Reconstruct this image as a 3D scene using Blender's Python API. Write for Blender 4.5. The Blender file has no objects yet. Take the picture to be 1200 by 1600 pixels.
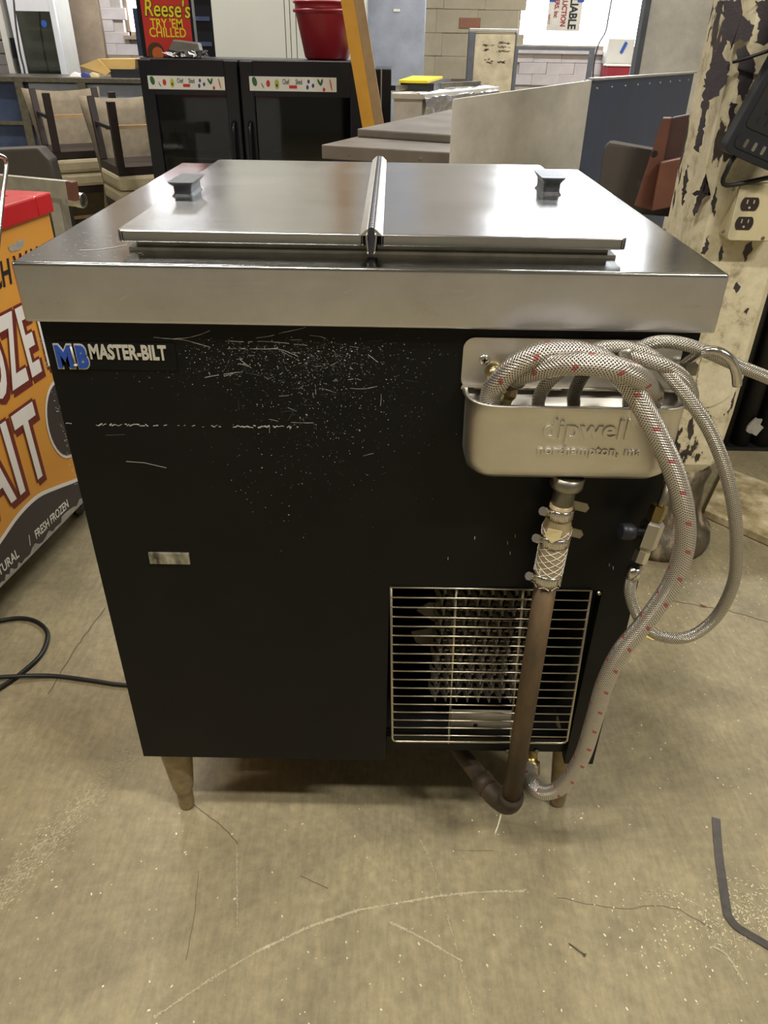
import bpy, bmesh, math, random
import numpy as np
from mathutils import Vector, Matrix, noise
random.seed(7)
S = bpy.context.scene
COL = S.collection
# ------------------------------------------------------------------ camera
FPX = 1157.88
CAM = Vector((0.0167, -0.6918, 1.0436))
PITCH, YAW, ROLL = 0.567, -0.0003, 0.0172
def cam_axes():
    cp, sp, cy, sy = math.cos(PITCH), math.sin(PITCH), math.cos(YAW), math.sin(YAW)
    w = Vector((sy*cp, cy*cp, -sp)); r = Vector((cy, -sy, 0)); u = r.cross(w)
    r2 = math.cos(ROLL)*r + math.sin(ROLL)*u; u2 = -math.sin(ROLL)*r + math.cos(ROLL)*u
    return r2, u2, w
RX, UX, WX = cam_axes()
cd = bpy.data.cameras.new('camera'); cam = bpy.data.objects.new('camera', cd); COL.objects.link(cam)
cd.sensor_fit = 'VERTICAL'; cd.sensor_height = 36.0; cd.lens = FPX/1600*36.0; cd.clip_start = 0.02
M = Matrix((RX, UX, -WX)).transposed().to_4x4(); M.translation = CAM
cam.matrix_world = M; S.camera = cam
# ------------------------------------------------------------------ world, lights, exposure
W = bpy.data.worlds.new('world'); S.world = W; W.use_nodes = True
W.node_tree.nodes['Background'].inputs[0].default_value = (.75, .85, 1, 1)
W.node_tree.nodes['Background'].inputs[1].default_value = 1.0
S.view_settings.view_transform = 'Standard'; S.view_settings.look = 'None'
S.view_settings.gamma = 1; S.view_settings.use_curve_mapping = False
S.view_settings.exposure = 0.0
WINDOW_STRENGTH = 9.0
LAMPS = [  # x, y, length, watts, colour   (ceiling strip lights)
    (-0.75, -1.00, 1.2, 62, (1.0, .95, .86)),
    (-2.9, -0.9, 1.2, 35, (1.0, .95, .85)),
    (1.9, -1.35, 1.2, 110, (1.0, .95, .87)),
    (-1.6, 3.6, 1.2, 120, (1.0, .97, .93)),
    (1.4, 3.2, 1.2, 120, (1.0, .97, .93)),
]
CEIL = 3.5

def ray(px, py):
    return (px-600)/FPX*RX - (py-800)/FPX*UX + WX
def atY(px, py, y):
    d = ray(px, py); return CAM + d*((y-CAM.y)/d.y)
def atX(px, py, x):
    d = ray(px, py); return CAM + d*((x-CAM.x)/d.x)
def atZ(px, py, z):
    d = ray(px, py); return CAM + d*((z-CAM.z)/d.z)

# ------------------------------------------------------------------ materials
def L(c):
    return tuple((v/12.92 if v <= .04045 else ((v+.055)/1.055)**2.4) for v in [x/255 for x in c])
class NT:
    def __init__(s, name):
        s.m = bpy.data.materials.new(name); s.m.use_nodes = True
        s.t = s.m.node_tree; s.b = s.t.nodes['Principled BSDF']
    def n(s, typ, **k):
        x = s.t.nodes.new(typ)
        for a, v in k.items():
            if a.startswith('i_'):
                key = a[2:]; key = int(key) if key.isdigit() else key.replace('_', ' ')
                x.inputs[key].default_value = v
            else: setattr(x, a, v)
        return x
    def l(s, a, b): s.t.links.new(a, b)
    def coords(s, kind='Object', scale=(1, 1, 1), rot=(0, 0, 0)):
        tc = s.n('ShaderNodeTexCoord'); mp = s.n('ShaderNodeMapping')
        mp.inputs['Scale'].default_value = scale; mp.inputs['Rotation'].default_value = rot
        s.l(tc.outputs[kind], mp.inputs[0]); return mp.outputs[0]
    def noise(s, vec, scale, detail=4, rough=.6):
        x = s.n('ShaderNodeTexNoise'); x.inputs['Scale'].default_value = scale
        x.inputs['Detail'].default_value = detail; x.inputs['Roughness'].default_value = rough
        if vec is not None: s.l(vec, x.inputs['Vector'])
        return x.outputs['Fac']
    def ramp(s, fac, stops):
        r = s.n('ShaderNodeValToRGB'); e = r.color_ramp.elements
        while len(e) < len(stops): e.new(.5)
        for i, (p, c) in enumerate(stops):
            e[i].position = p; e[i].color = (*c, 1) if len(c) == 3 else c
        s.l(fac, r.inputs[0]); return r.outputs[0]
    def mix(s, fac, a, b, mode='MIX'):
        x = s.n('ShaderNodeMix'); x.data_type = 'RGBA'; x.blend_type = mode
        for sock, v in ((x.inputs[0], fac), (x.inputs[6], a), (x.inputs[7], b)):
            if hasattr(v, 'is_linked') or hasattr(v, 'links'): s.l(v, sock)
            elif isinstance(v, (int, float)): sock.default_value = v
            else: sock.default_value = (*v, 1)
        return x.outputs[2]
    def bump(s, h, strength=.2, dist=.002):
        b = s.n('ShaderNodeBump'); b.inputs['Strength'].default_value = strength
        b.inputs['Distance'].default_value = dist; s.l(h, b.inputs['Height']); s.l(b.outputs[0], s.b.inputs['Normal'])
MATS = {}
def plain(name, col, rough=.6, metal=0, var=.12, nscale=8, bump=0, spec=.5, alpha=1, coat=0, trans=0):
    if name in MATS: return MATS[name]
    n = NT(name); c = L(col); v = n.coords()
    f = n.noise(v, nscale)
    a = tuple(x*(1-var) for x in c); b = tuple(min(1, x*(1+var)) for x in c)
    n.l(n.ramp(f, [(.3, a), (.7, b)]), n.b.inputs['Base Color'])
    n.b.inputs['Roughness'].default_value = rough; n.b.inputs['Metallic'].default_value = metal
    n.b.inputs['Specular IOR Level'].default_value = spec
    n.b.inputs['Coat Weight'].default_value = coat
    n.b.inputs['Transmission Weight'].default_value = trans
    if bump: n.bump(n.noise(v, nscale*8), bump, .002)
    MATS[name] = n.m; return n.m
def steel(name, col=(190, 188, 184), rough=.28, axis=0, wav=.0, stain=.1, scr=0):
    n = NT(name); c = L(col)
    sc = [60, 60, 60]; sc[axis] = 1.5
    br = n.noise(n.coords(scale=sc), 6, 5, .7)
    cl = n.noise(n.coords(), 7, 5, .65)
    a = tuple(x*(1-stain*2) for x in c); b = tuple(min(1, x*(1+stain)) for x in c)
    col_ = n.ramp(cl, [(.3, a), (.65, b)])
    n.l(col_, n.b.inputs['Base Color']); n.b.inputs['Metallic'].default_value = 1
    r = n.n('ShaderNodeMapRange'); r.inputs[1].default_value = .3; r.inputs[2].default_value = .7
    r.inputs[3].default_value = rough*.8; r.inputs[4].default_value = rough*1.25
    mx = n.n('ShaderNodeMath', operation='ADD'); m2 = n.n('ShaderNodeMath', operation='MULTIPLY'); m2.inputs[1].default_value = .5
    n.l(br, mx.inputs[0]); n.l(cl, mx.inputs[1]); n.l(mx.outputs[0], m2.inputs[0]); n.l(m2.outputs[0], r.inputs[0])
    n.l(r.outputs[0], n.b.inputs['Roughness'])
    wv = n.noise(n.coords(), 3.2, 2, .5)
    b1 = n.n('ShaderNodeBump'); b1.inputs['Strength'].default_value = wav; b1.inputs['Distance'].default_value = .03
    n.l(wv, b1.inputs['Height'])
    b2 = n.n('ShaderNodeBump'); b2.inputs['Strength'].default_value = .12; b2.inputs['Distance'].default_value = .0006
    n.l(br, b2.inputs['Height']); n.l(b1.outputs[0], b2.inputs['Normal']); n.l(b2.outputs[0], n.b.inputs['Normal'])
    MATS[name] = n.m; return n.m
def braid(name, wire, gap, pitch, around, tick=None, tick_period=.035):
    """woven wire hose cover: UV.x runs 0-1 round the hose, UV.y is metres along it"""
    n = NT(name)
    tc = n.n('ShaderNodeTexCoord'); sp = n.n('ShaderNodeSeparateXYZ'); n.l(tc.outputs['UV'], sp.inputs[0])
    def mth(op, a, b=None):
        x = n.n('ShaderNodeMath', operation=op)
        for i, v in enumerate((a, b)):
            if v is None: continue
            if isinstance(v, (int, float)): x.inputs[i].default_value = v
            else: n.l(v, x.inputs[i])
        return x.outputs[0]
    u = mth('MULTIPLY', sp.outputs[0], around*2*math.pi); v = mth('MULTIPLY', sp.outputs[1], 2*math.pi/pitch)
    s1 = mth('SINE', mth('ADD', u, v)); s2 = mth('SINE', mth('SUBTRACT', u, v))
    h = mth('MULTIPLY', mth('MAXIMUM', s1, s2), 1.0)
    h01 = mth('ADD', mth('MULTIPLY', h, .5), .5)
    col = n.ramp(h01, [(.3, L(gap)), (.62, L(wire))])
    if tick:
        # short coloured tracer marks
        k = mth('FRACT', mth('ADD', mth('DIVIDE', sp.outputs[1], tick_period), mth('MULTIPLY', sp.outputs[0], 0.9)))
        near = mth('LESS_THAN', k, .13)
        k2 = mth('FRACT', mth('MULTIPLY', sp.outputs[0], 4.0))
        near2 = mth('LESS_THAN', k2, .36)
        f = mth('MULTIPLY', mth('MULTIPLY', near, near2), .85)
        col = n.mix(f, col, L(tick))
        met = mth('SUBTRACT', 1.0, f); n.l(mth('MULTIPLY', met, .85), n.b.inputs['Metallic'])
    else: n.b.inputs['Metallic'].default_value = .85
    n.l(col, n.b.inputs['Base Color']); n.b.inputs['Roughness'].default_value = .33
    n.bump(h01, .8, .0009)
    MATS[name] = n.m; return n.m

steel('top_steel', (184, 184, 182), .13, 0, .03, .05)
steel('rim_steel', (216, 216, 220), .30, 0, .12, .07)
steel('lid_steel', (190, 190, 188), .22, 0, .30, .05)
steel('dip_steel', (222, 218, 208), .38, 0, .05, .08)
steel('far_steel', (226, 222, 212), .45, 2, .08, .10); MATS['far_steel'].node_tree.nodes['Principled BSDF'].inputs['Metallic'].default_value = .35
steel('dark_steel', (76, 88, 118), .45, 2, .08, .15); MATS['dark_steel'].node_tree.nodes['Principled BSDF'].inputs['Metallic'].default_value = .6
steel('blue_steel', (172, 180, 198), .4, 2, .1, .08); MATS['blue_steel'].node_tree.nodes['Principled BSDF'].inputs['Metallic'].default_value = .5
plain('chrome', (214, 210, 202), .16, 1, .04)
plain('dull_zinc', (150, 146, 134), .38, 1, .2, 40)
plain('brass', (158, 140, 92), .32, 1, .15, 60)
plain('fitting_brass', (176, 160, 118), .3, 1, .15, 60)
plain('alu', (206, 204, 196), .35, 1, .06, 30)
plain('black_rubber', (26, 26, 27), .55, 0, .1)
plain('black_plastic', (30, 32, 38), .42, 0, .1, 20)
plain('cord_black', (24, 24, 24), .45)
plain('seal_black', (60, 58, 66), .4, .3, .3, 60)
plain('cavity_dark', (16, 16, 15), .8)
plain('wire_zinc', (196, 188, 168), .28, 1, .1, 80)
plain('scratch_white', (176, 174, 170), .6)
plain('scratch_grey', (74, 76, 80), .6)
plain('leg_tan', (150, 134, 102), .5, .5, .25, 60, .2)
plain('handle_grey', (54, 57, 61), .42, .15, .4, 90, .25)
plain('handle_top', (150, 152, 152), .4, .3, .3, 90, .4)
plain('fin_dust', (112, 107, 94), .8, 0, .4, 60, .3)
plain('plate_tan', (158, 150, 130), .6, .3, .2, 40)
plain('logo_blue', (36, 74, 158), .4)
plain('logo_silver', (196, 192, 178), .4, .3)
plain('orange_panel', (222, 156, 62), .45, 0, .06, 4)
plain('letter_white', (236, 232, 226), .5, 0, .04)
plain('letter_maroon', (112, 36, 26), .5)
plain('band_dark', (58, 50, 50), .5, 0, .12, 12)
plain('script_black', (30, 26, 24), .5)
plain('lid_red', (196, 36, 38), .3, 0, .08, 6, 0, .5, coat=.3)
plain('chip_grey', (164, 160, 150), .8, 0, .2, 60, .4)
plain('chair_taupe', (116, 105, 86), .9, 0, .16, 20, .3)
plain('chair_cream', (178, 166, 136), .85, 0, .08, 20, .2)
steel('counter_steel', (128, 121, 112), .45, 0, .05, .1); MATS['counter_steel'].node_tree.nodes['Principled BSDF'].inputs['Metallic'].default_value = .6
plain('chair_wood', (38, 27, 24), .45, 0, .2, 20)
plain('cooler_black', (17, 19, 26), .3, 0, .1)
plain('cooler_inside', (92, 94, 98), .6)
plain('banner_white', (226, 226, 220), .5, 0, .02)
plain('p_green', (50, 98, 58), .5); plain('p_lime', (176, 188, 70), .5); plain('p_red', (196, 50, 44), .5)
plain('p_blue', (56, 66, 130), .5); plain('p_orange', (214, 110, 50), .5); plain('p_brown', (84, 50, 28), .5)
plain('p_black', (34, 34, 36), .5); plain('p_yellow', (250, 226, 40), .5); plain('p_sign_red', (206, 52, 42), .45, 0, .03)
plain('bucket_red', (146, 30, 42), .35, 0, .08, 8)
plain('white_door', (186, 186, 176), .5, 0, .03, 3)
plain('yellow_paint', (216, 156, 36), .55, 0, .1, 12)
plain('raw_wood', (168, 138, 100), .75, 0, .18, 14)
plain('cardboard', (196, 162, 98), .8, 0, .08, 8)
plain('foil', (200, 200, 204), .25, 1, .1, 20, .5)
plain('yellow_pad', (238, 214, 30), .5, 0, .05)
plain('board_dirty', (186, 174, 146), .7, 0, .22, 14)
plain('frame_grey', (98, 102, 110), .5, .4, .15, 20)
plain('wood_dark', (70, 48, 42), .5, 0, .2, 10)
plain('wood_red', (100, 62, 48), .45, 0, .22, 10)
plain('uph_grey', (74, 68, 62), .85, 0, .12, 10, .2)
plain('ladder_alu', (176, 172, 158), .45, .7, .15, 30)
plain('white_enamel', (214, 216, 222), .4, 0, .03)
plain('box_white', (206, 204, 196), .6, 0, .06)
plain('cable_grey', (60, 56, 56), .6)
plain('bag_grey', (120, 116, 108), .35, 0, .2, 20, .4)
plain('ribbed_black', (24, 23, 22), .5)
plain('strap_grey', (92, 88, 84), .35, .5, .2, 60)
plain('nail_grey', (110, 100, 84), .5, .6)
plain('socket_dark', (46, 34, 30), .5)
plain('chip_white', (222, 214, 186), .8)
plain('crack_dark', (104, 95, 74), .9)
plain('chalk', (192, 183, 152), .9, 0, .2, 40)
plain('yellow_scrap', (220, 200, 116), .7)
plain('brick_white', (206, 200, 202), .85, 0, .1, 9, .5)
plain('brick_stain', (162, 146, 128), .9, 0, .2, 7, .5)
plain('block_tan', (172, 163, 142), .9, 0, .1, 7, .5)
plain('brick_terra', (146, 104, 84), .9, 0, .1, 20, .4)
plain('mortar', (184, 178, 174), .95)
plain('ceil', (170, 168, 160), .9)
plain('wall_paint', (150, 146, 138), .9, 0, .12, 3)
plain('clear_hose', (150, 134, 100), .3, 0, .15, 30)
plain('tape_cream', (206, 190, 140), .7)
plain('card_blue', (48, 84, 170), .5)
plain('text_maroon', (150, 40, 52), .5)
plain('sign_cream', (214, 210, 200), .6)
braid('braid_red', (222, 216, 206), (52, 42, 34), .0030, 16, (150, 34, 34), .036)
braid('braid_thin', (206, 200, 188), (58, 50, 42), .0026, 12)
braid('braid_dark', (130, 124, 112), (30, 28, 26), .0026, 12)

def floor_mat():
    n = NT('concrete'); v = n.coords()
    big = n.noise(v, 1.7, 5, .6); mid = n.noise(v, 9, 6, .65); fine = n.noise(v, 70, 5, .7)
    brushed = n.noise(n.coords(scale=(30, 5, 1), rot=(0, 0, .55)), 4, 4, .7)
    c = n.ramp(big, [(.3, L((124, 115, 90))), (.5, L((142, 132, 104))), (.7, L((158, 147, 116)))])
    c = n.mix(.75, c, n.ramp(mid, [(.3, (.36, .36, .36)), (.5, (.5, .5, .5)), (.72, (.66, .65, .62))]), 'OVERLAY')
    c = n.mix(.6, c, n.ramp(fine, [(.3, (.36, .36, .36)), (.7, (.63, .63, .62))]), 'OVERLAY')
    c = n.mix(.6, c, n.ramp(brushed, [(.35, (.42, .42, .42)), (.72, (.64, .63, .6))]), 'OVERLAY')
    # pale grit specks
    vo = n.n('ShaderNodeTexVoronoi'); vo.inputs['Scale'].default_value = 75; n.l(v, vo.inputs['Vector'])
    mask = n.ramp(vo.outputs['Distance'], [(.05, (1, 1, 1)), (.09, (0, 0, 0))])
    cl = n.ramp(n.noise(v, 5, 3), [(.55, (0, 0, 0)), (.68, (1, 1, 1))])
    mm = n.mix(1.0, mask, cl, 'MULTIPLY')
    c = n.mix(mm, c, L((226, 214, 176)))
    n.l(c, n.b.inputs['Base Color']); n.b.inputs['Roughness'].default_value = .62
    n.bump(n.mix(.5, mid, fine), .25, .003)
    MATS['concrete'] = n.m
floor_mat()
def peel_mat():
    n = NT('peeling_paint')
    v = n.coords(scale=(1, 1, .38))
    a = n.noise(v, 13, 6, .55)
    sep = n.n('ShaderNodeSeparateXYZ'); n.l(n.coords(), sep.inputs[0])
    # more paint has flaked off towards the top of the post and at its foot
    zr = n.n('ShaderNodeMapRange'); n.l(sep.outputs[2], zr.inputs[0])
    zr.inputs[1].default_value = .72; zr.inputs[2].default_value = 1.05; zr.inputs[3].default_value = -.045; zr.inputs[4].default_value = 0
    zr2 = n.n('ShaderNodeMapRange'); n.l(sep.outputs[2], zr2.inputs[0])
    zr2.inputs[1].default_value = .15; zr2.inputs[2].default_value = .50; zr2.inputs[3].default_value = .11; zr2.inputs[4].default_value = 0
    ad = n.n('ShaderNodeMath', operation='ADD'); n.l(a, ad.inputs[0]); n.l(zr.outputs[0], ad.inputs[1])
    ad2 = n.n('ShaderNodeMath', operation='ADD'); n.l(ad.outputs[0], ad2.inputs[0]); n.l(zr2.outputs[0], ad2.inputs[1])
    mask = n.ramp(ad2.outputs[0], [(.575, (0, 0, 0)), (.585, (1, 1, 1))])
    dirt = n.noise(n.coords(), 26, 6, .7)
    paint = n.ramp(dirt, [(.3, L((146, 136, 110))), (.46, L((204, 193, 160))), (.7, L((222, 213, 184)))])
    bare = n.ramp(n.noise(n.coords(), 40, 5), [(.3, L((38, 32, 30))), (.7, L((72, 60, 52)))])
    n.l(n.mix(mask, paint, bare), n.b.inputs['Base Color']); n.b.inputs['Roughness'].default_value = .6
    inv = n.n('ShaderNodeMath', operation='SUBTRACT'); inv.inputs[0].default_value = 1; n.l(mask, inv.inputs[1])
    mx = n.mix(.25, inv.outputs[0], dirt); n.bump(mx, .7, .003)
    MATS['peel'] = n.m
peel_mat()
def rust_mat(name, c1, c2, c3, sc=18, rough=.6, metal=.3):
    n = NT(name); f = n.noise(n.coords(scale=(1, 1, .35)), sc, 6, .65)
    n.l(n.ramp(f, [(.3, L(c1)), (.5, L(c2)), (.7, L(c3))]), n.b.inputs['Base Color'])
    n.b.inputs['Roughness'].default_value = rough; n.b.inputs['Metallic'].default_value = metal
    n.bump(n.noise(n.coords(), 120, 4), .2, .001); MATS[name] = n.m
rust_mat('rust_pipe', (52, 44, 32), (84, 68, 46), (108, 86, 56))
rust_mat('old_pipe', (38, 34, 28), (66, 56, 42), (92, 76, 56))
rust_mat('old_base', (48, 42, 34), (92, 82, 66), (186, 172, 138), 24, .6, .2)
rust_mat('plank', (96, 80, 50), (176, 160, 122), (220, 210, 178), 14, .7, 0)
rust_mat('outlet_paint', (132, 132, 124), (196, 184, 146), (204, 192, 154), 14, .5, 0)
rust_mat('latch', (70, 66, 56), (150, 146, 130), (196, 192, 176), 90, .4, .6)
def black_panel():
    n = NT('black_panel'); v = n.coords()
    n.l(n.ramp(n.noise(v, 14, 4), [(.3, L((10, 10, 10))), (.7, L((15, 15, 14)))]), n.b.inputs['Base Color'])
    r = n.n('ShaderNodeMapRange'); n.l(n.noise(v, 5, 5), r.inputs[0]); r.inputs[3].default_value = .34; r.inputs[4].default_value = .52
    n.l(r.outputs[0], n.b.inputs['Roughness']); n.b.inputs['Specular IOR Level'].default_value = .22
    n.bump(n.noise(v, 260, 3), .08, .0006); MATS['black_panel'] = n.m
black_panel()
def glass(name, tint, refl=.12, rough=.05):
    n = NT(name); t = n.t
    tr = n.n('ShaderNodeBsdfTransparent'); tr.inputs[0].default_value = (*tint, 1)
    gl = n.n('ShaderNodeBsdfGlossy'); gl.inputs['Roughness'].default_value = rough
    fr = n.n('ShaderNodeFresnel'); fr.inputs[0].default_value = 1.5
    mp = n.n('ShaderNodeMath', operation='ADD'); mp.inputs[1].default_value = refl; n.l(fr.outputs[0], mp.inputs[0])
    mx = n.n('ShaderNodeMixShader'); n.l(mp.outputs[0], mx.inputs[0]); n.l(tr.outputs[0], mx.inputs[1]); n.l(gl.outputs[0], mx.inputs[2])
    n.l(mx.outputs[0], t.nodes['Material Output'].inputs[0]); MATS[name] = n.m
glass('cooler_glass', (.5, .53, .56), .0)
glass('clear_plastic', (.85, .84, .78), .15, .15)
glass('fridge_glass', (.72, .78, .76), .06)
def emis(name, col, st, mottled=0):
    n = NT(name); n.b.inputs['Base Color'].default_value = (.5, .5, .5, 1)
    f = n.noise(n.coords(), 2.5, 4)
    c = n.ramp(f, [(.3, tuple(x*(1-mottled) for x in col)), (.6, col)])
    n.l(c, n.b.inputs['Emission Color']); n.b.inputs['Emission Strength'].default_value = st
    n.b.inputs['Roughness'].default_value = .3; MATS[name] = n.m
emis('window_light', (.86, .92, 1.0), WINDOW_STRENGTH, .25)
emis('tube_light', (1.0, .9, .72), 6)

# ------------------------------------------------------------------ mesh helpers
def V(*a): return Vector(a)
def catmull(P, n=8, closed=False):
    P = [Vector(p) for p in P]; out = []
    for i in range(len(P)-1):
        p0 = P[i-1] if i else P[0]*2-P[1]; p1, p2 = P[i], P[i+1]
        p3 = P[i+2] if i+2 < len(P) else P[-1]*2-P[-2]
        for k in range(n):
            t = k/n
            out.append(.5*((2*p1)+(-p0+p2)*t+(2*p0-5*p1+4*p2-p3)*t*t+(-p0+3*p1-3*p2+p3)*t**3))
    out.append(P[-1]); return out
class MB:
    def __init__(s): s.b = bmesh.new(); s.smooth = set(); s.uv = None
    def quad(s, *p):
        f = s.b.faces.new([s.b.verts.new(q) for q in p]); return f
    def box(s, c, d, rot=None, bev=0):
        c = Vector(c); vs = []
        for x in (-.5, .5):
            for y in (-.5, .5):
                for z in (-.5, .5):
                    p = Vector((x*d[0], y*d[1], z*d[2]))
                    if rot is not None: p = rot @ p
                    vs.append(s.b.verts.new(p+c))
        F = [(0, 1, 3, 2), (4, 6, 7, 5), (0, 4, 5, 1), (2, 3, 7, 6), (0, 2, 6, 4), (1, 5, 7, 3)]
        fs = [s.b.faces.new([vs[i] for i in f]) for f in F]
        if bev:
            es = list({e for f in fs for e in f.edges})
            bmesh.ops.bevel(s.b, geom=es, offset=bev, segments=2, profile=.6, affect='EDGES')
        return s
    def bb(s, a, b, bev=0):
        a, b = Vector(a), Vector(b)
        return s.box((a+b)/2, [abs(x) for x in (b-a)], None, bev)
    def beam(s, a, b, w, h, up=(0, 0, 1), bev=0):
        a, b = Vector(a), Vector(b); d = (b-a); ln = d.length; d.normalize()
        up = Vector(up); sd = d.cross(up)
        if sd.length < 1e-4: sd = d.cross(Vector((0, 1, 0)))
        sd.normalize(); u = sd.cross(d)
        return s.box((a+b)/2, (w, ln, h), Matrix((sd, d, u)).transposed(), bev)
    def prism(s, pts, off, bev=0):
        pts = [Vector(p) for p in pts]; off = Vector(off); n = len(pts)
        a = [s.b.verts.new(p) for p in pts]; b = [s.b.verts.new(p+off) for p in pts]
        fs = [s.b.faces.new(a), s.b.faces.new(b[::-1])]
        for i in range(n): fs.append(s.b.faces.new([a[i], b[i], b[(i+1) % n], a[(i+1) % n]]))
        if bev:
            es = list({e for f in fs for e in f.edges})
            bmesh.ops.bevel(s.b, geom=es, offset=bev, segments=2, profile=.6, affect='EDGES')
        return s
    def tube(s, P, r, seg=12, caps=True, sy=1.0):
        P = [Vector(p) for p in P]; uvl = s.b.loops.layers.uv.verify(); rings = []; L_ = 0; ls = [0]
        prev = None
        for i, p in enumerate(P):
            t = (P[min(i+1, len(P)-1)]-P[max(i-1, 0)]).normalized()
            if prev is None:
                n = t.cross(Vector((0, 0, 1)));
                if n.length < .1: n = t.cross(Vector((1, 0, 0)))
                n.normalize()
            else: n = (prev - t*prev.dot(t)).normalized()
            prev = n; b = t.cross(n)
            if i: L_ += (P[i]-P[i-1]).length; ls.append(L_)
            rr = r[i] if isinstance(r, (list, tuple)) else r
            rings.append([s.b.verts.new(p+n*math.cos(2*math.pi*k/seg)*rr+b*math.sin(2*math.pi*k/seg)*rr*sy) for k in range(seg)])
        for i in range(len(P)-1):
            for k in range(seg):
                k2 = (k+1) % seg
                f = s.b.faces.new([rings[i][k], rings[i][k2], rings[i+1][k2], rings[i+1][k]]); f.smooth = True
                for lp, uv in zip(f.loops, ((k/seg, ls[i]), ((k+1)/seg, ls[i]), ((k+1)/seg, ls[i+1]), (k/seg, ls[i+1]))): lp[uvl].uv = uv
        if caps: s.b.faces.new(rings[0][::-1]); s.b.faces.new(rings[-1])
        return s
    def lathe(s, prof, c, axis=(0, 0, 1), seg=24, ring=None, cap=True):
        """prof: (radius, height) pairs along axis from point c"""
        ax = Vector(axis).normalized(); n = ax.orthogonal().normalized(); b = ax.cross(n); c = Vector(c); rings = []
        for r, h in prof:
            rings.append([s.b.verts.new(c+ax*h+(n*math.cos(2*math.pi*k/seg)+b*math.sin(2*math.pi*k/seg))*max(r, 1e-5)) for k in range(seg)])
        for i in range(len(prof)-1):
            for k in range(seg):
                k2 = (k+1) % seg
                f = s.b.faces.new([rings[i][k], rings[i][k2], rings[i+1][k2], rings[i+1][k]]); f.smooth = seg > 8
        if cap: s.b.faces.new(rings[0][::-1]); s.b.faces.new(rings[-1])
        return s
    def strip(s, P, w, n=(0, 0, 1)):
        P = [Vector(p) for p in P]; n = Vector(n); a = []
        for i, p in enumerate(P):
            t = (P[min(i+1, len(P)-1)]-P[max(i-1, 0)]).normalized(); sd = t.cross(n).normalized()
            ww = w[i] if isinstance(w, (list, tuple)) else w
            a.append((s.b.verts.new(p-sd*ww/2), s.b.verts.new(p+sd*ww/2)))
        for i in range(len(P)-1): s.b.faces.new([a[i][0], a[i][1], a[i+1][1], a[i+1][0]])
        return s
    def build(s, name, m, parent=None, sm=False, **props):
        bmesh.ops.recalc_face_normals(s.b, faces=s.b.faces)
        me = bpy.data.meshes.new(name)
        if sm:
            for f in s.b.faces: f.smooth = True
        s.b.to_mesh(me); s.b.free()
        o = bpy.data.objects.new(name, me); COL.objects.link(o)
        me.materials.append(MATS[m] if isinstance(m, str) else m)
        if parent is not None: att(o, parent)
        for k, v in props.items(): o[k] = v
        return o
def att(o, parent):
    o.parent = parent
    if parent.name in WORLD: o.matrix_parent_inverse = WORLD[parent.name].inverted()
WORLD = {}
def thing(name, label, cat, loc=(0, 0, 0), group=None):
    o = bpy.data.objects.new(name, None); COL.objects.link(o); o.location = loc; o.empty_display_size = .05
    WORLD[o.name] = Matrix.Translation(Vector(loc))
    o['label'] = label; o['category'] = cat
    if group: o['group'] = group
    return o
def tag(o, label, cat, group=None):
    o['label'] = label; o['category'] = cat
    if group: o['group'] = group
    return o
def struct(o, label=None):
    o['kind'] = 'structure'
    if label: o['label'] = label
    return o
def text(s, m, parent, org, xd, yd, size, ext=.0006, off=0, sx=1, align='LEFT', name='lettering', bev=0, shear=0, space=1):
    cu = bpy.data.curves.new('font', 'FONT'); cu.body = s; cu.size = 1; cu.extrude = ext/size; cu.offset = off; cu.align_x = align
    cu.bevel_depth = bev/size; cu.shear = shear; cu.space_character = space; cu.resolution_u = 4
    t = bpy.data.objects.new('font', cu); COL.objects.link(t); bpy.context.view_layer.update()
    me = bpy.data.meshes.new_from_object(t.evaluated_get(bpy.context.evaluated_depsgraph_get()))
    bpy.data.objects.remove(t)
    xd, yd = Vector(xd).normalized(), Vector(yd).normalized(); zd = xd.cross(yd).normalized()
    A = Matrix((xd*size*sx, yd*size, zd*size)).transposed().to_4x4(); A.translation = Vector(org)
    me.transform(A); me.materials.clear(); me.materials.append(MATS[m]); me.name = name
    o = bpy.data.objects.new(name, me); COL.objects.link(o)
    if parent is not None: att(o, parent)
    return o
def rrect(x0, z0, x1, z1, r, n=5):
    out = []
    for cx, cz, a in ((x1-r, z1-r, 0), (x0+r, z1-r, 90), (x0+r, z0+r, 180), (x1-r, z0+r, 270)):
        for k in range(n+1):
            t = math.radians(a+90*k/n); out.append((cx+r*math.cos(t), cz+r*math.sin(t)))
    return out

# ------------------------------------------------------------------ the room
fl = struct(MB().bb((-5, -4.5, -.1), (4.2, 6.2, 0)).build('floor', 'concrete'), 'worn tan concrete floor with cracks and pale scratches')
WY = 6.0
X_A, X_B = 0.955, 2.28      # right-hand window
WL0, WL1 = -2.02, -1.30     # left-hand window
def panel(n, a, b, m): return struct(MB().bb(a, b).build(n, m))
wb = MB()
for x0, x1, z0, z1 in ((-5, WL0, 0, CEIL), (WL0, WL1, 0, 1.04), (WL0, WL1, 2.0, CEIL), (WL1, X_A, 0, CEIL), (X_A, X_B, 0, 1.0), (X_A, X_B, 3.25, CEIL), (X_B, 4.2, 0, CEIL)):
    wb.bb((x0, WY, z0), (x1, WY+.25, z1))
wall = struct(wb.build('wall_back', 'mortar'), 'painted brick and block wall with two bright windows')
panel('wall_left', (-5.1, -4.5, 0), (-5, 6.2, CEIL), 'wall_paint')
panel('wall_right', (4.2, -4.5, 0), (4.3, 6.2, CEIL), 'wall_paint')
panel('wall_front', (-5, -4.6, 0), (4.2, -4.5, CEIL), 'wall_paint')
panel('ceiling', (-5, -4.5, CEIL), (4.2, 6.2, CEIL+.1), 'ceil')
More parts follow.
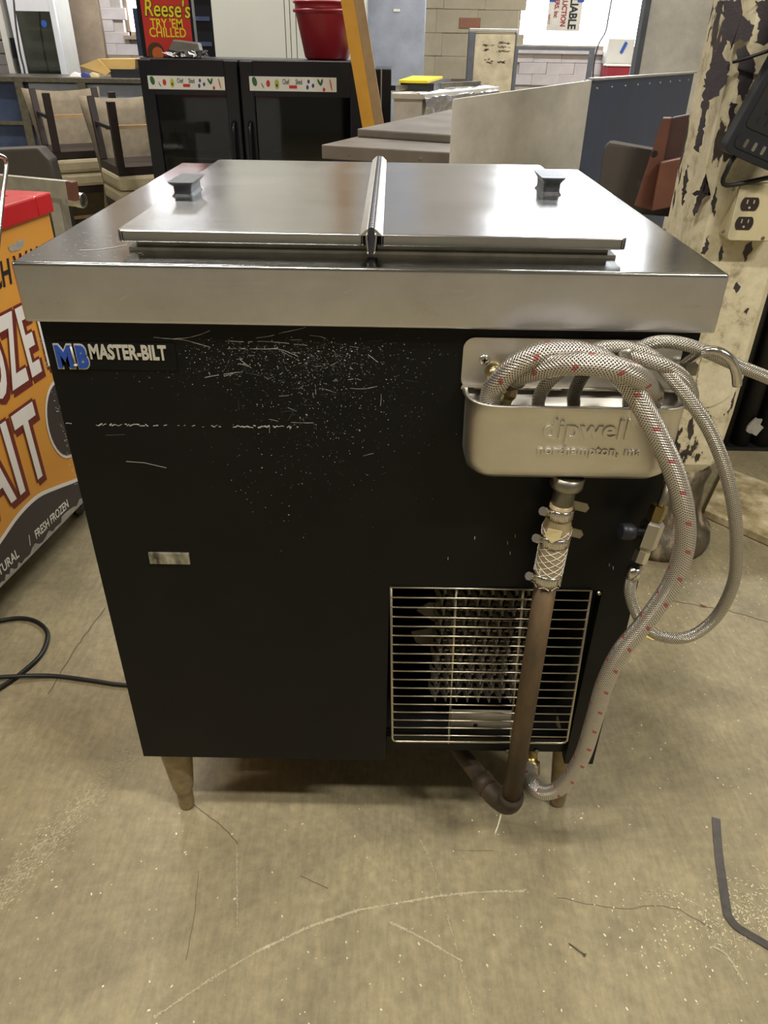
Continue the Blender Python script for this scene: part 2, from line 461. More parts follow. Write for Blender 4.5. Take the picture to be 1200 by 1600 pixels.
# bricks of the part of the back wall the photograph shows
def brick_mesh(w, h, d, sd, m):
    b = MB(); b.box((0, 0, 0), (w, d, h), None, .004)
    r = random.Random(sd)
    for v in b.b.verts: v.co += V(r.uniform(-1, 1), r.uniform(-1, 1), r.uniform(-1, 1))*.0016
    me = bpy.data.meshes.new('brick'); b.b.to_mesh(me); b.b.free(); me.materials.append(MATS[m]); return me
BR = {m: [brick_mesh(.2122, .0752, .03, k, m) for k in range(4)] for m in ('brick_white', 'brick_stain')}
BL = [brick_mesh(.3072, .1492, .03, k, 'block_tan') for k in range(3)]
def put(me, x, z, sx=1):
    o = bpy.data.objects.new('brick', me); COL.objects.link(o); o.parent = wall
    o.location = (x, WY-.005+random.uniform(-.003, .003), z); o.scale = (sx, 1, 1)
for row in range(9):
    z = .80+row*.076
    for i in range(30):
        x = -3.05+i*.213+(row % 2)*.106
        if .10 < x < .98: continue
        if (WL0-.04 < x < WL1+.04 and z > 1.0) or (X_A-.05 < x < X_B+.02 and z > .97): continue
        if -1.25 < x < .1 or x > 2.6: continue
        put(random.choice(BR['brick_stain' if (-2.14 < x < -1.2 and z < .95) else 'brick_white']), x, z)
for row in range(5):
    z = .80+.07+row*.15
    for i in range(3):
        x = .19+i*.308+(row % 2)*.05
        if x > .9: continue
        put(random.choice(BL), x, z)
o = MB().box((0, 0, 0), (.16, .02, .065), None, .003).build('brick', 'brick_terra', wall); o.location = atY(734, 36, WY-.016); o['label'] = 'bare terracotta brick'
# windows: frame bars, panes of grimy backlit glass
def window(name, x0, x1, z0, z1, nx, nz, label):
    w = struct(MB().bb((x0, WY+.06, z0), (x0+.03, WY+.12, z1)).bb((x1-.03, WY+.06, z0), (x1, WY+.12, z1))
               .bb((x0, WY+.06, z0), (x1, WY+.12, z0+.03)).bb((x0, WY+.06, z1-.03), (x1, WY+.12, z1)).build(name, 'brick_stain'), label)
    for i in range(nx):
        for j in range(nz):
            a, b = x0+(x1-x0)*i/nx, x0+(x1-x0)*(i+1)/nx; c, d = z0+(z1-z0)*j/nz, z0+(z1-z0)*(j+1)/nz
            MB().bb((a+.008, WY+.09, c+.008), (b-.008, WY+.10, d-.008)).build('pane', 'window_light', w)
            if i: MB().bb((a-.01, WY+.08, c), (a+.01, WY+.11, d)).build('mullion', 'brick_stain', w)
    return w
window('window_1', WL0, WL1, 1.04, 2.0, 1, 2, 'bright left window behind the cooler')
window('window_2', X_A, X_B, 1.0, 3.25, 1, 2, 'bright right window over white bricks')
struct(MB().bb((WL0, WY-.05, 1.02), (WL1, WY+.1, 1.045)).build('trim_1', 'brick_stain'), 'stained sill of the left window')
struct(MB().bb((X_A, WY-.06, .975), (X_B, WY+.1, 1.0)).build('trim_2', 'brick_white'), 'white sill of the right window')
struct(MB().bb((-2.40, WY-.07, 0), (-2.17, WY, CEIL), .01).build('trim_3', 'brick_stain'), 'stained brown pier beside the left window')
# ceiling strip lights
for k, (x, y, ln, wt_, c) in enumerate(LAMPS):
    t = thing('ceiling_light', ['strip light over the left front of the cabinet', 'strip light furthest left, over the orange freezer', 'strip light behind the viewer on the right',
              'strip light over the stacked chairs', 'strip light over the steel counter'][k], 'light', (x, y, CEIL-.06))
    MB().bb((x-ln/2, y-.08, CEIL-.06), (x+ln/2, y+.08, CEIL)).build('housing', 'white_enamel', t)
    MB().bb((x-ln/2+.02, y-.06, CEIL-.075), (x+ln/2-.02, y+.06, CEIL-.06)).build('diffuser', 'tube_light', t)
    ld = bpy.data.lights.new('strip', 'AREA'); ld.shape = 'RECTANGLE'; ld.size = ln; ld.size_y = .12; ld.energy = wt_; ld.color = c
    lo = bpy.data.objects.new('strip', ld); COL.objects.link(lo); lo.location = (x, y, CEIL-.085)

# floor marks: cracks, chalk lines, grit (children of the floor)
def wob(P, n, amp, sd):
    r = random.Random(sd); out = []
    for p in catmull(P, n): out.append(p+V(r.uniform(-amp, amp), r.uniform(-amp, amp), 0))
    return out
def fpts(lst, z=.0006): return [atZ(x, y, z) for x, y in lst]
ck = MB()
ck.strip(wob(fpts([(75, 1085), (120, 1010), (165, 950)]), 8, .0015, 1), .0022)
ck.strip(wob(fpts([(1035, 935), (1085, 945), (1140, 955), (1200, 972)]), 8, .002, 2), .002)
ck.strip(wob(fpts([(300, 1255), (345, 1290), (372, 1318)]), 6, .0008, 3), .0016)
ck.strip(wob(fpts([(470, 1368), (490, 1378), (512, 1388)]), 6, .0005, 4), .0012)
ck.strip(wob(fpts([(310, 1360), (302, 1440), (290, 1500)]), 6, .0008, 5), .0005)
ck.strip(wob(fpts([(870, 1402), (960, 1418), (1050, 1418), (1110, 1450)]), 6, .002, 9), .0009)
ck.build('crack', 'crack_dark', fl, kind='stuff')
ch = MB()
def specks(b, pts, w, dens, sd, size=(.0003, .0011)):
    """a worn broken line: many tiny flecks scattered along a path"""
    r = random.Random(sd); P = catmull(fpts(pts), 12)
    for i in range(len(P)-1):
        L_ = (P[i+1]-P[i]).length; k = noise.noise(P[i]*40)*.5+.6
        for _ in range(int(L_*dens*max(0, k))+1):
            p = P[i].lerp(P[i+1], r.random())+V(r.gauss(0, w), r.gauss(0, w), 0); p.z = .0004+.0008*r.random()
            a = math.atan2(P[i+1].y-P[i].y, P[i+1].x-P[i].x)+r.uniform(-.7, .7); ln = r.uniform(.0008, .0035)
            b.strip([p, p+V(math.cos(a)*ln, math.sin(a)*ln, 0)], r.uniform(*size))
specks(ch, [(240, 1590), (330, 1530), (400, 1488)], .0006, 2600, 1)
specks(ch, [(400, 1488), (480, 1450), (560, 1422)], .0009, 6500, 2)
specks(ch, [(560, 1422), (640, 1408), (720, 1396), (820, 1392)], .0007, 4200, 3)
specks(ch, [(608, 1440), (660, 1466), (722, 1502)], .0005, 4200, 4)
specks(ch, [(1112, 1478), (1135, 1492), (1160, 1530)], .0006, 4200, 5)
specks(ch, [(655, 1310), (672, 1345), (690, 1400), (745, 1600)], .0006, 1800, 6, (.0002, .0007))
specks(ch, [(370, 1320), (371, 1460)], .0003, 2500, 7, (.0002, .0005))
specks(ch, [(1000, 1395), (1060, 1400), (1110, 1440), (1130, 1480)], .006, 2200, 8)
ch.build('chalk_line', 'chalk', fl, kind='stuff')
rs = random.Random(5); pale = MB()
for i in range(1500):   # broken pale streak on the left
    t = rs.random(); px = -10+215*t+rs.gauss(0, 10); py = 1410-235*t+rs.gauss(0, 13)
    p = atZ(px, py, .0004+.0006*rs.random()); a = rs.uniform(-.2, .3)+.9; ln = rs.uniform(.001, .005)
    pale.strip([p, p+V(math.cos(a)*ln, math.sin(a)*ln, 0)], rs.uniform(.0002, .0010))
for i in range(420):   # patch of rubbed concrete at lower right
    px = rs.gauss(1165, 38); py = rs.gauss(1425, 36); p = atZ(px, py, .0004+.0006*rs.random()); a = rs.uniform(0, 3.1); ln = rs.uniform(.001, .005)
    pale.strip([p, p+V(math.cos(a)*ln, math.sin(a)*ln, 0)], rs.uniform(.0005, .002))
pale.build('rubbed_patch', 'chalk', fl, kind='stuff')
gr = MB(); rg = random.Random(11)
for i in range(520):
    if i < 200: px, py = rg.uniform(-20, 1220), rg.uniform(1260, 1640)
    elif i < 330: px, py = rg.gauss(1110, 60), rg.gauss(900, 45)
    elif i < 440: px, py = rg.gauss(1060, 50), rg.gauss(1450, 40)
    else: px, py = rg.uniform(950, 1230), rg.uniform(870, 1250)
    if py < 880 and px < 1110: continue
    p = atZ(px, py, 0); s_ = rg.uniform(.0006, .0022)
    gr.box(p+V(0, 0, s_*.3), (s_*rg.uniform(.8, 2), s_, s_*.6), Matrix.Rotation(rg.uniform(0, 3), 3, 'Z'))
gr.build('grit', 'chip_white', fl, kind='stuff')

# ------------------------------------------------------------------ THE DIPPING CABINET
H, RIM, D = .8674, .0564, .653
XW, BW, FY, ZB, ZT = .33, .3205, .010, .1764, .812
cab = thing('dipping_cabinet', 'black two-lid ice cream dipping cabinet with stainless steel top, centre of the picture', 'freezer', (0, .3, 0))
# sheet steel top with folded rim (open below)
t = MB(); t.bb((-XW, 0, H-RIM), (XW, D, H), .0035)
ct = t.build('countertop', 'top_steel', cab)
ct.data.materials.append(MATS['rim_steel'])
for p in ct.data.polygons:
    if p.center.z < H-.004: p.material_index = 1
    p.use_smooth = True
mod = ct.modifiers.new('n', 'WEIGHTED_NORMAL')
sc_ = MB(); rt = random.Random(3)
for i in range(120):
    px, py = rt.gauss(150, 70), rt.gauss(385, 22)
    if py > 402 or py < 300: continue
    p = atZ(px, py, H+.0003)
    if p.x < -XW+.01 or p.y < .01: continue
    a = rt.uniform(-.4, .5); ln = rt.uniform(.0008, .004)
    sc_.strip([p, p+V(math.cos(a)*ln, math.sin(a)*ln, 0)], rt.uniform(.0003, .0007))
sc_.strip([atZ(x, y, H+.0003) for x, y in ((124, 391), (150, 390), (180, 386), (199, 382))], .0016)
for i in range(4):
    x = rt.uniform(-.3, .3); z = H-rt.uniform(.012, .05); a = rt.choice((.45, .5, -.1)); ln = rt.uniform(.004, .014)
    sc_.strip([V(x, -.0003, z), V(x+ln*math.cos(a), -.0003, z+ln*math.sin(a))], .00022, (0, 1, 0))
sc_.build('top_scratches', 'scratch_white', cab, kind='stuff')
# body sheet panels
GX0, GX1, GZ0, GZ1 = .0245, .280, .2135, .4905
fp = MB()
fp.prism([V(x, FY, z) for x, z in ((-BW, ZB), (GX0, ZB), (GX0, GZ1), (GX1, GZ1), (GX1, ZB), (BW, ZB), (BW, ZT), (-BW, ZT))], (0, .018, 0))
fp.build('front_panel', 'black_panel', cab)
MB().bb((GX0+.001, FY+.012, .1865), (GX1-.001, FY+.03, GZ0)).build('grille_sill', 'black_panel', cab)
MB().bb((-BW, FY+.018, ZB), (-BW+.015, D-.012, ZT)).build('side_panel', 'black_panel', cab)
MB().bb((BW-.015, FY+.018, ZB), (BW, D-.012, ZT)).build('side_panel', 'black_panel', cab)
MB().bb((-BW, D-.024, ZB), (BW, D-.010, ZT)).build('back_panel', 'black_panel', cab)
MB().bb((-BW+.015, FY+.03, ZB+.006), (GX0-.004, D-.024, ZB+.016)).build('bottom_panel', 'cavity_dark', cab)
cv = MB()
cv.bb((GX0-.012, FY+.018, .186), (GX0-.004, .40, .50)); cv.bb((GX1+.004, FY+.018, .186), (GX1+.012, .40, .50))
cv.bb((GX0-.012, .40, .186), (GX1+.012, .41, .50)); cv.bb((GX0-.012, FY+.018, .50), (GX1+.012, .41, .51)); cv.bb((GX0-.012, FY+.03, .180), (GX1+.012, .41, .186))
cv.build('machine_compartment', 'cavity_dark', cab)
# condenser: rows of bent fins on tubes
cf = MB()
for r_ in range(13):
    z = .255+r_*.0178
    cf.tube([V(.088, .075, z), V(.215, .075, z)], .004, 6)
    for k in range(17):
        x = .09+k*.0077+(r_ % 2)*.003
        cf.box((x, .07, z), (.0012, .03, .013), Matrix.Rotation(.3*((-1)**k), 3, 'Z'))
        cf.box((x+.0035, .055, z+.004), (.005, .001, .004), Matrix.Rotation(.5, 3, 'X'))
cf.build('condenser_fins', 'fin_dust', cab, kind='stuff')
bq0, bq1 = atY(700, 1147, .045), atY(792, 1118, .045)
MB().bb((bq0.x, .045, bq0.z), (bq1.x+.01, .055, bq1.z)).build('condenser_bracket', 'plate_tan', cab)
MB().lathe([(.0032, -.001), (.0032, .0005)], atY(743, 1133, .0445), (0, -1, 0), 10).build('bracket_hole', 'cavity_dark', cab)
fb = MB()
for k in range(4):
    a = k*math.pi/2+.6; c0 = atY(700, 980, .13)
    pts = []
    for u, w in ((.012, -.012), (.045, -.03), (.055, 0), (.045, .026), (.012, .012)):
        pts.append(c0+V(u*math.cos(a)-w*math.sin(a), w*.35, u*math.sin(a)+w*math.cos(a)))
    fb.prism(pts, (0, .002, 0))
fb.lathe([(.014, 0), (.014, .02)], c0, (0, -1, 0), 14)
fb.build('fan', 'plate_tan', cab)
# wire grille
gw = bpy.data.objects.new('vent_grille', None)
fr = catmull
GY = FY-.001
c4 = [atY(611, 917, GY), atY(613, 1158, GY), atY(884, 1161, GY), atY(924, 922, GY)]
r_c = .006
fpth = [c4[0], c4[1]+V(0, 0, r_c), c4[1]+V(.0018, 0, .0018), c4[1]+V(r_c, 0, 0), c4[2]+V(-r_c, 0, 0), c4[2]+V(-.0018, 0, .0018), c4[2]+V(.001, 0, r_c), c4[3]]
gf = MB().tube(fpth, .0017, 8).build('vent_grille', 'wire_zinc', cab)
for k in range(18):
    a = atY(612, 919+0*k, GY)
    t = k/17.9
    # rows get closer together lower down in the picture only through perspective
    pa = c4[0].lerp(c4[1], t); pb = c4[3].lerp(c4[2], t)
    MB().tube([pa+V(0, -.001, 0), pa.lerp(pb, .5)+V(0, -.001, random.uniform(-.0006, .0006)), pb+V(0, -.001, 0)], .0011, 6).build('wire', 'wire_zinc', gf)
for xa, xb in ((713, 701), (818, 797)):
    MB().tube([atY(xa, 920, GY+.002), atY(xb, 1161, GY+.002)], .0017, 6).build('wire', 'wire_zinc', gf)
for x, y in ((793, 1173), (838, 1173)):
    p = atY(x, y, FY+.012); MB().lathe([(.0038, 0), (.0036, .0018), (.002, .003)], p, (0, -1, 0), 12).build('screw', 'dull_zinc', cab)
p = atY(936, 927, FY); MB().lathe([(.003, 0), (.002, .0015)], p, (0, -1, 0), 8).build('screw', 'dull_zinc', cab)
# legs
lp = [(.027, .012), (.027, -.004), (.0255, -.008), (.0235, -.05), (.0165, -.125), (.0145, -.132), (.0125, -.134), (.0125, -.168), (.0105, -.176)]
for k, (x, y) in enumerate(((-.292, .058), (.306, .075), (-.29, .585), (.29, .585))):
    MB().lathe([(r, h) for r, h in lp], V(x, y, ZB), (0, 0, 1), 16).build('leg', 'leg_tan', cab)
MB().bb((-.315, .09, .12), (-.285, .16, ZB+.01)).build('leg_bracket', 'leg_tan', cab)
# scratches on the black panel
rp = random.Random(21); s1 = MB(); s2 = MB(); N = (0, 1, 0); SY = FY-.0003
def sp(px, py): p = atY(px, py, SY); return p
def stroke(b, px, py, ln, a, w, bend=0, brk=.0):
    pts = []; n = max(2, int(ln/7))
    x, y = px, py
    for i in range(n+1):
        pts.append(sp(x, y)); a += rp.gauss(0, .08)+bend; x += ln/n*math.cos(a); y += ln/n*math.sin(a)
    for i in range(n):
        if rp.random() > brk: b.strip([pts[i], pts[i+1]], w*rp.uniform(.6, 1.3), N)
def okp(px, py): return 523 < py < 1180 and 62+.245*(py-510) < px < 715 and not (px < 275 and 528 < py < 580)
for i in range(2200):
    px, py = rp.gauss(500, 80), 535+abs(rp.gauss(0, 105))
    if rp.random() < .35: px, py = rp.gauss(400, 120), rp.gauss(560, 22)
    if not okp(px, py): continue
    s = rp.uniform(.0002, .0007)*(1.6 if rp.random() < .06 else 1)
    p = sp(px, py); (s1 if rp.random() < .5 else s2).strip([p, p+V(s*rp.uniform(.6, 1.8), 0, s*rp.uniform(-1, 1))], s, N)
for i in range(80):
    px, py = rp.gauss(470, 75), 530+abs(rp.gauss(0, 80))
    if okp(px, py): stroke(s1 if rp.random() < .45 else s2, px, py, rp.uniform(6, 26), rp.choice((0, .1, -.15, .6, 1.4, -.6))+rp.gauss(0, .15), .00028, rp.gauss(0, .03), .35)
for a in ((352, 533, 150, .07), (400, 528, 80, .05), (355, 545, 120, .02), (320, 590, 60, -.2), (375, 562, 30, .7), (372, 568, 25, .4), (512, 595, 40, .05), (540, 606, 50, .1), (420, 655, 70, .06), (575, 554, 20, .5), (484, 524, 26, .02), (350, 588, 30, -.2), (270, 530, 60, .15), (240, 527, 90, .1)):
    stroke(s1, *a, .00045, 0, .2)
for x0, x1, w, brk in ((150, 262, .0013, .25), (364, 466, .0016, .25), (330, 350, .001, .6), (95, 120, .001, .6), (270, 330, .0008, .8)):
    x = x0
    while x < x1:
        l = rp.uniform(2, 6)
        if rp.random() > brk: s1.strip([sp(x, 663+rp.uniform(-1.5, 2.5)+.012*(x-150)), sp(x+l, 663+rp.uniform(-1.5, 2.5)+.012*(x-150))], w*rp.uniform(.4, 1.1), N)
        x += l
s1.strip([sp(197, 721), sp(225, 723), sp(260, 731)], .0006, N)
s2.strip([sp(165, 680), sp(195, 679)], .0006, N)
for i in range(60):  # chipped left edge
    py = rp.uniform(515, 760); px = 52+.245*(py-506)+rp.uniform(2, 7); p = sp(px, py); s1.strip([p, p+V(.0012, 0, rp.uniform(-.001, .001))], rp.uniform(.0002, .0009), N)
for px, py in ((742, 838), (793, 846), (805, 835), (797, 862), (700, 870), (952, 880), (958, 885), (1000, 1180)):
    stroke(s1, px, py, 5, 1.5, .0006)
s1.build('paint_scratches', 'scratch_white', cab, kind='stuff')
s2.build('faint_scratches', 'scratch_grey', cab, kind='stuff')
# latch plate
la = atY(232, 861, FY); lb = atY(298, 880, FY)
MB().bb((la.x, FY-.003, lb.z), (lb.x, FY+.001, la.z-.001), .0006).build('metal_tab', 'latch', cab, label='small scuffed metal tab')
# badge
b0 = atY(87, 534, FY); b1 = atY(275, 574, FY)
bd = MB().prism([V(x, FY-.0012, z) for x, z in rrect(b0.x-.001, b1.z-.003, b1.x+.002, b0.z+.001, .003)], (0, .002, 0)).build('badge', 'black_panel', cab, label='black badge with blue and silver lettering')
bx = atY(89, 571, FY); zc = atY(100, 538, FY).z-bx.z
for nm, ox, oy, mt, of, yy in (('lettering', 0, 0, 'logo_silver', .10, -.0016), ('lettering', 0, 0, 'logo_blue', .05, -.0024)):
    text('M', mt, bd, (bx.x+.002, FY+yy, bx.z), (1, 0, 0), (0, 0, 1), zc*1.36, .0004, of, .72)
    text('B', mt, bd, (bx.x+.0225, FY+yy, bx.z), (1, 0, 0), (0, 0, 1), zc*1.36, .0004, of, .62)
MB().tube([V(bx.x+.0205, FY-.0034, bx.z+.003), V(bx.x+.0195, FY-.0034, bx.z+zc*.95)], .0011, 8).lathe([(.001, -.0015), (.0024, 0), (.001, .0015)], V(bx.x+.0205, FY-.0034, bx.z+.002), (0, 0, 1), 10).build('thermometer', 'logo_silver', bd)
mz = atY(140, 559, FY); text('MASTER-BILT', 'logo_silver', bd, (mz.x+.0012, FY-.0018, mz.z), (1, 0, 0), (0, 0, 1), .0205, .0004, .035, .640)
# lids
lz0, lz1 = H+.0085, H+.0196
for sx, lab in ((-1, 'left lid under the left handle'), (1, 'right lid under the right handle')):
    x0, x1 = (-.2445, -.004) if sx < 0 else (.0055, .2455)
    r = .007
    pts = rrect(x0, .047, x1, .545, r, 4)
    ld_ = MB().prism([V(x, y, lz0) for x, y in pts], (0, 0, lz1-lz0), .0018).build('lid', 'lid_steel', cab)
    for p in ld_.data.polygons: p.use_smooth = True
    ld_.modifiers.new('n', 'WEIGHTED_NORMAL')
    # turned-in lower pan of the lid and the raised collar it sits on
    xa, xb = (x0+.014, x1) if sx < 0 else (x0, x1-.014)
    MB().bb((xa, .060, H+.003), (xb, .535, lz0)).build('lid_pan', 'dull_zinc', ld_)
    hx, hy = (-.2235, .255) if sx < 0 else (.2135, .305)
    hb = MB()
    hz_ = .78 if sx < 0 else 1.0
    hh = [(.0125, .030, 0), (.0100, .027, .004*hz_), (.0104, .027, .013*hz_), (.0138, .033, .0185*hz_), (.0148, .034, .0205*hz_)]
    prev = None
    for a_, b_, z_ in hh:
        ring = [hb.b.verts.new(V(hx+x, hy+y, lz1+z_)) for x, y in rrect(-a_, -b_, a_, b_, .004, 3)]
        if prev:
            for i in range(len(ring)): hb.b.faces.new([prev[i], prev[(i+1) % len(ring)], ring[(i+1) % len(ring)], ring[i]])
        else: hb.b.faces.new(ring[::-1])
        prev = ring
    hb.b.faces.new(prev)
    hd = hb.build('handle', 'handle_grey', ld_, label='worn dark grey lid handle')
MB().bb((-.236, .052, H), (.238, .54, H+.0028)).build('lid_collar', 'dull_zinc', cab)
# hinge rail between the lids: two sloping strips and a black seal
for sx in (-1, 1):
    MB().prism([V(sx*.0030, .040, lz1+.0062), V(sx*.0048, .040, lz1+.0058), V(sx*.0108, .040, lz1+.0002), V(sx*.0030, .040, lz1+.0002)], (0, .522, 0)).build('hinge_rail', 'alu', cab)
hs = MB().bb((-.0028, .040, H+.004), (.0028, .556, lz1+.0048))
for k in range(50): hs.lathe([(.0028, 0), (.0028, .0085)], V(0, .042+k*.0103, lz1+.0048), (0, 1, 0), 8)
hs.build('hinge_seal', 'seal_black', cab)
hk = MB().tube(catmull([V(-.0035, .038, lz1+.003), V(-.0045, .036, lz1), V(-.003, .035, H+.004)], 4), .0011, 6)
hk.tube(catmull([V(.0035, .038, lz1+.003), V(.0045, .036, lz1), V(.003, .035, H+.004)], 4), .0011, 6).build('hinge_clip', 'chrome', cab)

# ------------------------------------------------------------------ DIPPER WELL on the front
PY = FY-.0028
dw = thing('dipper_well', 'stainless dipper well basin screwed to the front of the black cabinet', 'sink', (.2, 0, .66))
pl = [V(x, PY, z) for x, z in rrect(.0915, .7475, .306, .8012, .011, 5)]
pl[10+2:10+2] = []
MB().prism(pl, (0, .0022, 0)).build('back_plate', 'dip_steel', dw)
# basin: stadium-ended pan lofted from rim to floor, open at the top, with wall thickness
def dpan(x0, x1, y0, y1, r, z, n=8):
    """outline: straight back at y1, rounded front corners"""
    out = [V(x1, y1, z)]
    for k in range(n+1):
        t = math.radians(0-90*k/n); out.append(V(x1-r+r*math.cos(t), y0+r+r*math.sin(t), z))
    for k in range(n+1):
        t = math.radians(270-90*k/n); out.append(V(x0+r+r*math.cos(t), y0+r+r*math.sin(t), z))
    out.append(V(x0, y1, z)); return out
RZ = .7510
bs = MB(); rings = []
prof = [(0.004, RZ, 0), (0, RZ-.003, 0), (-.0004, RZ-.02, 0), (-.001, .700, 0), (-.0015, .684, .0), (-.005, .673, .002), (-.012, .6665, .004), (-.020, .6645, .008)]
bx0, bx1, by0, by1 = .0965, .3115, -.0395, PY-.0002
for g, z, _ in prof: rings.append([bs.b.verts.new(p) for p in dpan(bx0-g, bx1+g, by0-g, by1, .030+g if g > -.01 else .02, z)])
inner = [(-.0015, RZ, 0), (-.002, .700, 0), (-.004, .684, 0), (-.010, .674, 0), (-.020, .670, 0)]
ri = [[bs.b.verts.new(p) for p in dpan(bx0-g, bx1+g, by0-g, by1-.001, .030+g if g > -.01 else .02, z)] for g, z, _ in inner]
def loft(A, B):
    n = len(A)
    for i in range(n):
        f = bs.b.faces.new([A[i], A[(i+1) % n], B[(i+1) % n], B[i]]); f.smooth = True
for i in range(len(rings)-1): loft(rings[i], rings[i+1])
bs.b.faces.new(rings[-1])
loft(rings[0], ri[0])
for i in range(len(ri)-1): loft(ri[i], ri[i+1])
bs.b.faces.new(ri[-1])
bs.build('basin', 'dip_steel', dw)
MB().bb((.0915, PY-.0045, .7490), (.3190, PY+.001, .7520), .0008).build('plate_fold', 'chrome', dw)
tx = atY(846, 684, by0-.0008)
text('dipwell', 'dip_steel', dw, (tx.x, by0-.0002, tx.z), (1, 0, 0), (0, 0, 1), .0285, .0009, .012, 1.0, bev=.0005, space=1.05, name='embossed_lettering')
tx = atY(838, 710, by0-.0008)
text('northampton, ma', 'dip_steel', dw, (tx.x, by0-.0002, tx.z), (1, 0, 0), (0, 0, 1), .0140, .0006, .008, 1.0, bev=.0003, space=1.05, name='embossed_lettering')
def phillips(p, parent, r=.0055):
    s_ = MB().lathe([(r, 0), (r*.95, .0012), (r*.5, .0022)], p, (0, -1, 0), 16).build('screw', 'chrome', parent)
    MB().box(p+V(0, -.0023, 0), (r*1.0, .0006, r*.28)).box(p+V(0, -.0023, 0), (r*.28, .0006, r*1.0)).build('screw_slot', 'black_rubber', s_)
phillips(atY(757, 562, PY), dw)
phillips(atY(1085, 578, PY), dw, .004)
# inlet elbow on the back plate
ie = atY(770, 580, PY)
MB().lathe([(.0085, 0), (.0085, .010), (.0065, .0105), (.0065, .024), (.008, .0245), (.008, .032)], ie, (.25, -1, -.1), 12).build('inlet_fitting', 'fitting_brass', dw)
ob = atY(800, 600, -.012)
MB().lathe([(.008, 0), (.008, .012), (.0055, .016), (.0055, .024)], ob, (-.3, -.4, -1), 8).build('inlet_fitting', 'fitting_brass', dw)
# spout
spt = catmull([atY(1066, 572, -.004), atY(1078, 562, -.012), atY(1096, 550, -.022), atY(1120, 549, -.030), atY(1141, 562, -.034), atY(1150, 582, -.034), atY(1152, 602, -.034)], 6)
MB().tube(spt, .0046, 12).build('spout', 'chrome', dw)
MB().box(atY(1072, 576, -.001), (.020, .010, .012), None, .002).lathe([(.0062, 0), (.0062, .010)], atY(1069, 572, -.006), (.4, -1, .4), 10).build('spout_bracket', 'dull_zinc', dw)

# ------------------------------------------------------------------ DRAIN
DY = -.020
dr = thing('drain_pipe', 'rusty brown drain pipe under the dipper well with clear reinforced hose and clamps', 'pipe', (.2, -.02, .13))
d0 = atY(886, 757, DY); d0.z = .6655
d1 = atY(872, 812, DY-.002); d2 = atY(853, 910, DY-.004); d3 = atY(799, 1245, DY-.008)
ax = (d1-d0).normalized()
MB().lathe([(.0175, 0), (.0175, .012), (.0155, .015), (.0115, .016), (.0115, .045)], d0, ax, 20).build('tailpiece', 'dull_zinc', dr)
ha, hb_ = d0.lerp(d1, .62), d2
hd_ = (hb_-ha).normalized()
MB().tube([ha, ha.lerp(hb_, .15), ha.lerp(hb_, .3), ha.lerp(hb_, .9), hb_], [.0125, .0130, .0158, .0158, .0150], 20).build('clear_hose', 'clear_hose', dr)
sp_ = MB(); ln = (hb_-ha).length; nrm = hd_.orthogonal().normalized(); bn = hd_.cross(nrm)
for sgn in (1, -1):
    for ph in range(7):
        P = []
        for i in range(25):
            t = .28+.72*i/24; a = sgn*t*2*math.pi*1.7+ph*2*math.pi/7
            P.append(ha+hd_*ln*t+(nrm*math.cos(a)+bn*math.sin(a))*.0161)
        sp_.tube(P, .00038, 4, False)
sp_.build('hose_netting', 'letter_white', dr, kind='stuff')
def clamp(t, r, ang, lab):
    c = ha+hd_*ln*t
    b = MB().lathe([(r, -.006), (r+.0012, -.0055), (r+.0012, .0055), (r, .006)], c, hd_, 24)
    for k in range(12):
        a = -2.6+k*.17; q = c+(nrm*0)
        dx = V(math.cos(a), math.sin(a), 0); b.box(c+dx*(r+.0014), (.0008, .0012, .008), Matrix.Rotation(a, 3, 'Z'))
    o_ = b.build('hose_clamp', 'chrome', dr, label=lab)
    s_ = V(-1, -.4, 0).normalized()
    MB().lathe([(.0038, -.004), (.0038, .006), (.0050, .006), (.0050, .010)], c+s_*(r+.003)+V(0, 0, .002), (-.6, -.5, .5), 8).build('clamp_screw', 'chrome', o_)
    return c
c1 = clamp(.10, .0135, 0, 'upper hose clamp')
c2 = clamp(.42, .0160, 0, 'middle hose clamp')
c3 = clamp(.90, .0158, 0, 'lower hose clamp')
for c in (c1, c2):
    MB().prism([c+V(.012, .004, .012), c+V(.028, .002, .009), c+V(.031, .002, .003), c+V(.028, .002, -.002), c+V(.012, .004, .001)], (0, .0008, 0)).build('clamp_tail', 'dull_zinc', dr)
p = atY(868, 836, DY-.019); MB().prism([p+V(-.009, 0, .008), p+V(.006, -.002, .006), p+V(.005, -.002, -.004), p+V(-.003, -.001, -.010), p+V(-.011, .001, -.002)], (0, .0006, 0)).build('tape_scrap', 'tape_cream', dr)
MB().tube([d2+V(0, 0, .012), d2.lerp(d3, .5), d3], .0128, 20).build('pipe', 'rust_pipe', dr)
el = [d3+V(0, 0, .003), d3+V(0, .001, -.012), d3+V(-.006, .008, -.024), d3+V(-.018, .022, -.027), d3+V(-.030, .038, -.024)]
MB().tube(catmull(el, 6), .0158, 18).lathe([(.0172, -.006), (.0172, .004)], d3, (0, 0, 1), 18).build('elbow', 'old_pipe', dr)
e2 = el[-1]; MB().tube([e2, e2+V(-.055, .09, .012), e2+V(-.10, .20, .03)], .0128, 14).lathe([(.0165, -.008), (.0165, .012)], e2, (-.5, .8, .1), 14).build('pipe', 'old_pipe', dr)
# white drip of tape hanging from the elbow
dp = d3+V(-.010, -.004, -.038)
tag(MB().tube(catmull([atY(783, 1272, d3.y-.005), atY(778, 1290, d3.y-.012), atY(773, 1305, d3.y-.02), atZ(770, 1329, .001)], 6), [.0012]*6+[.0009]*6+[.0006]*7, 6).build('plastic_thread', 'chip_white'), 'thin white plastic thread hanging below the pipe elbow', 'thread')

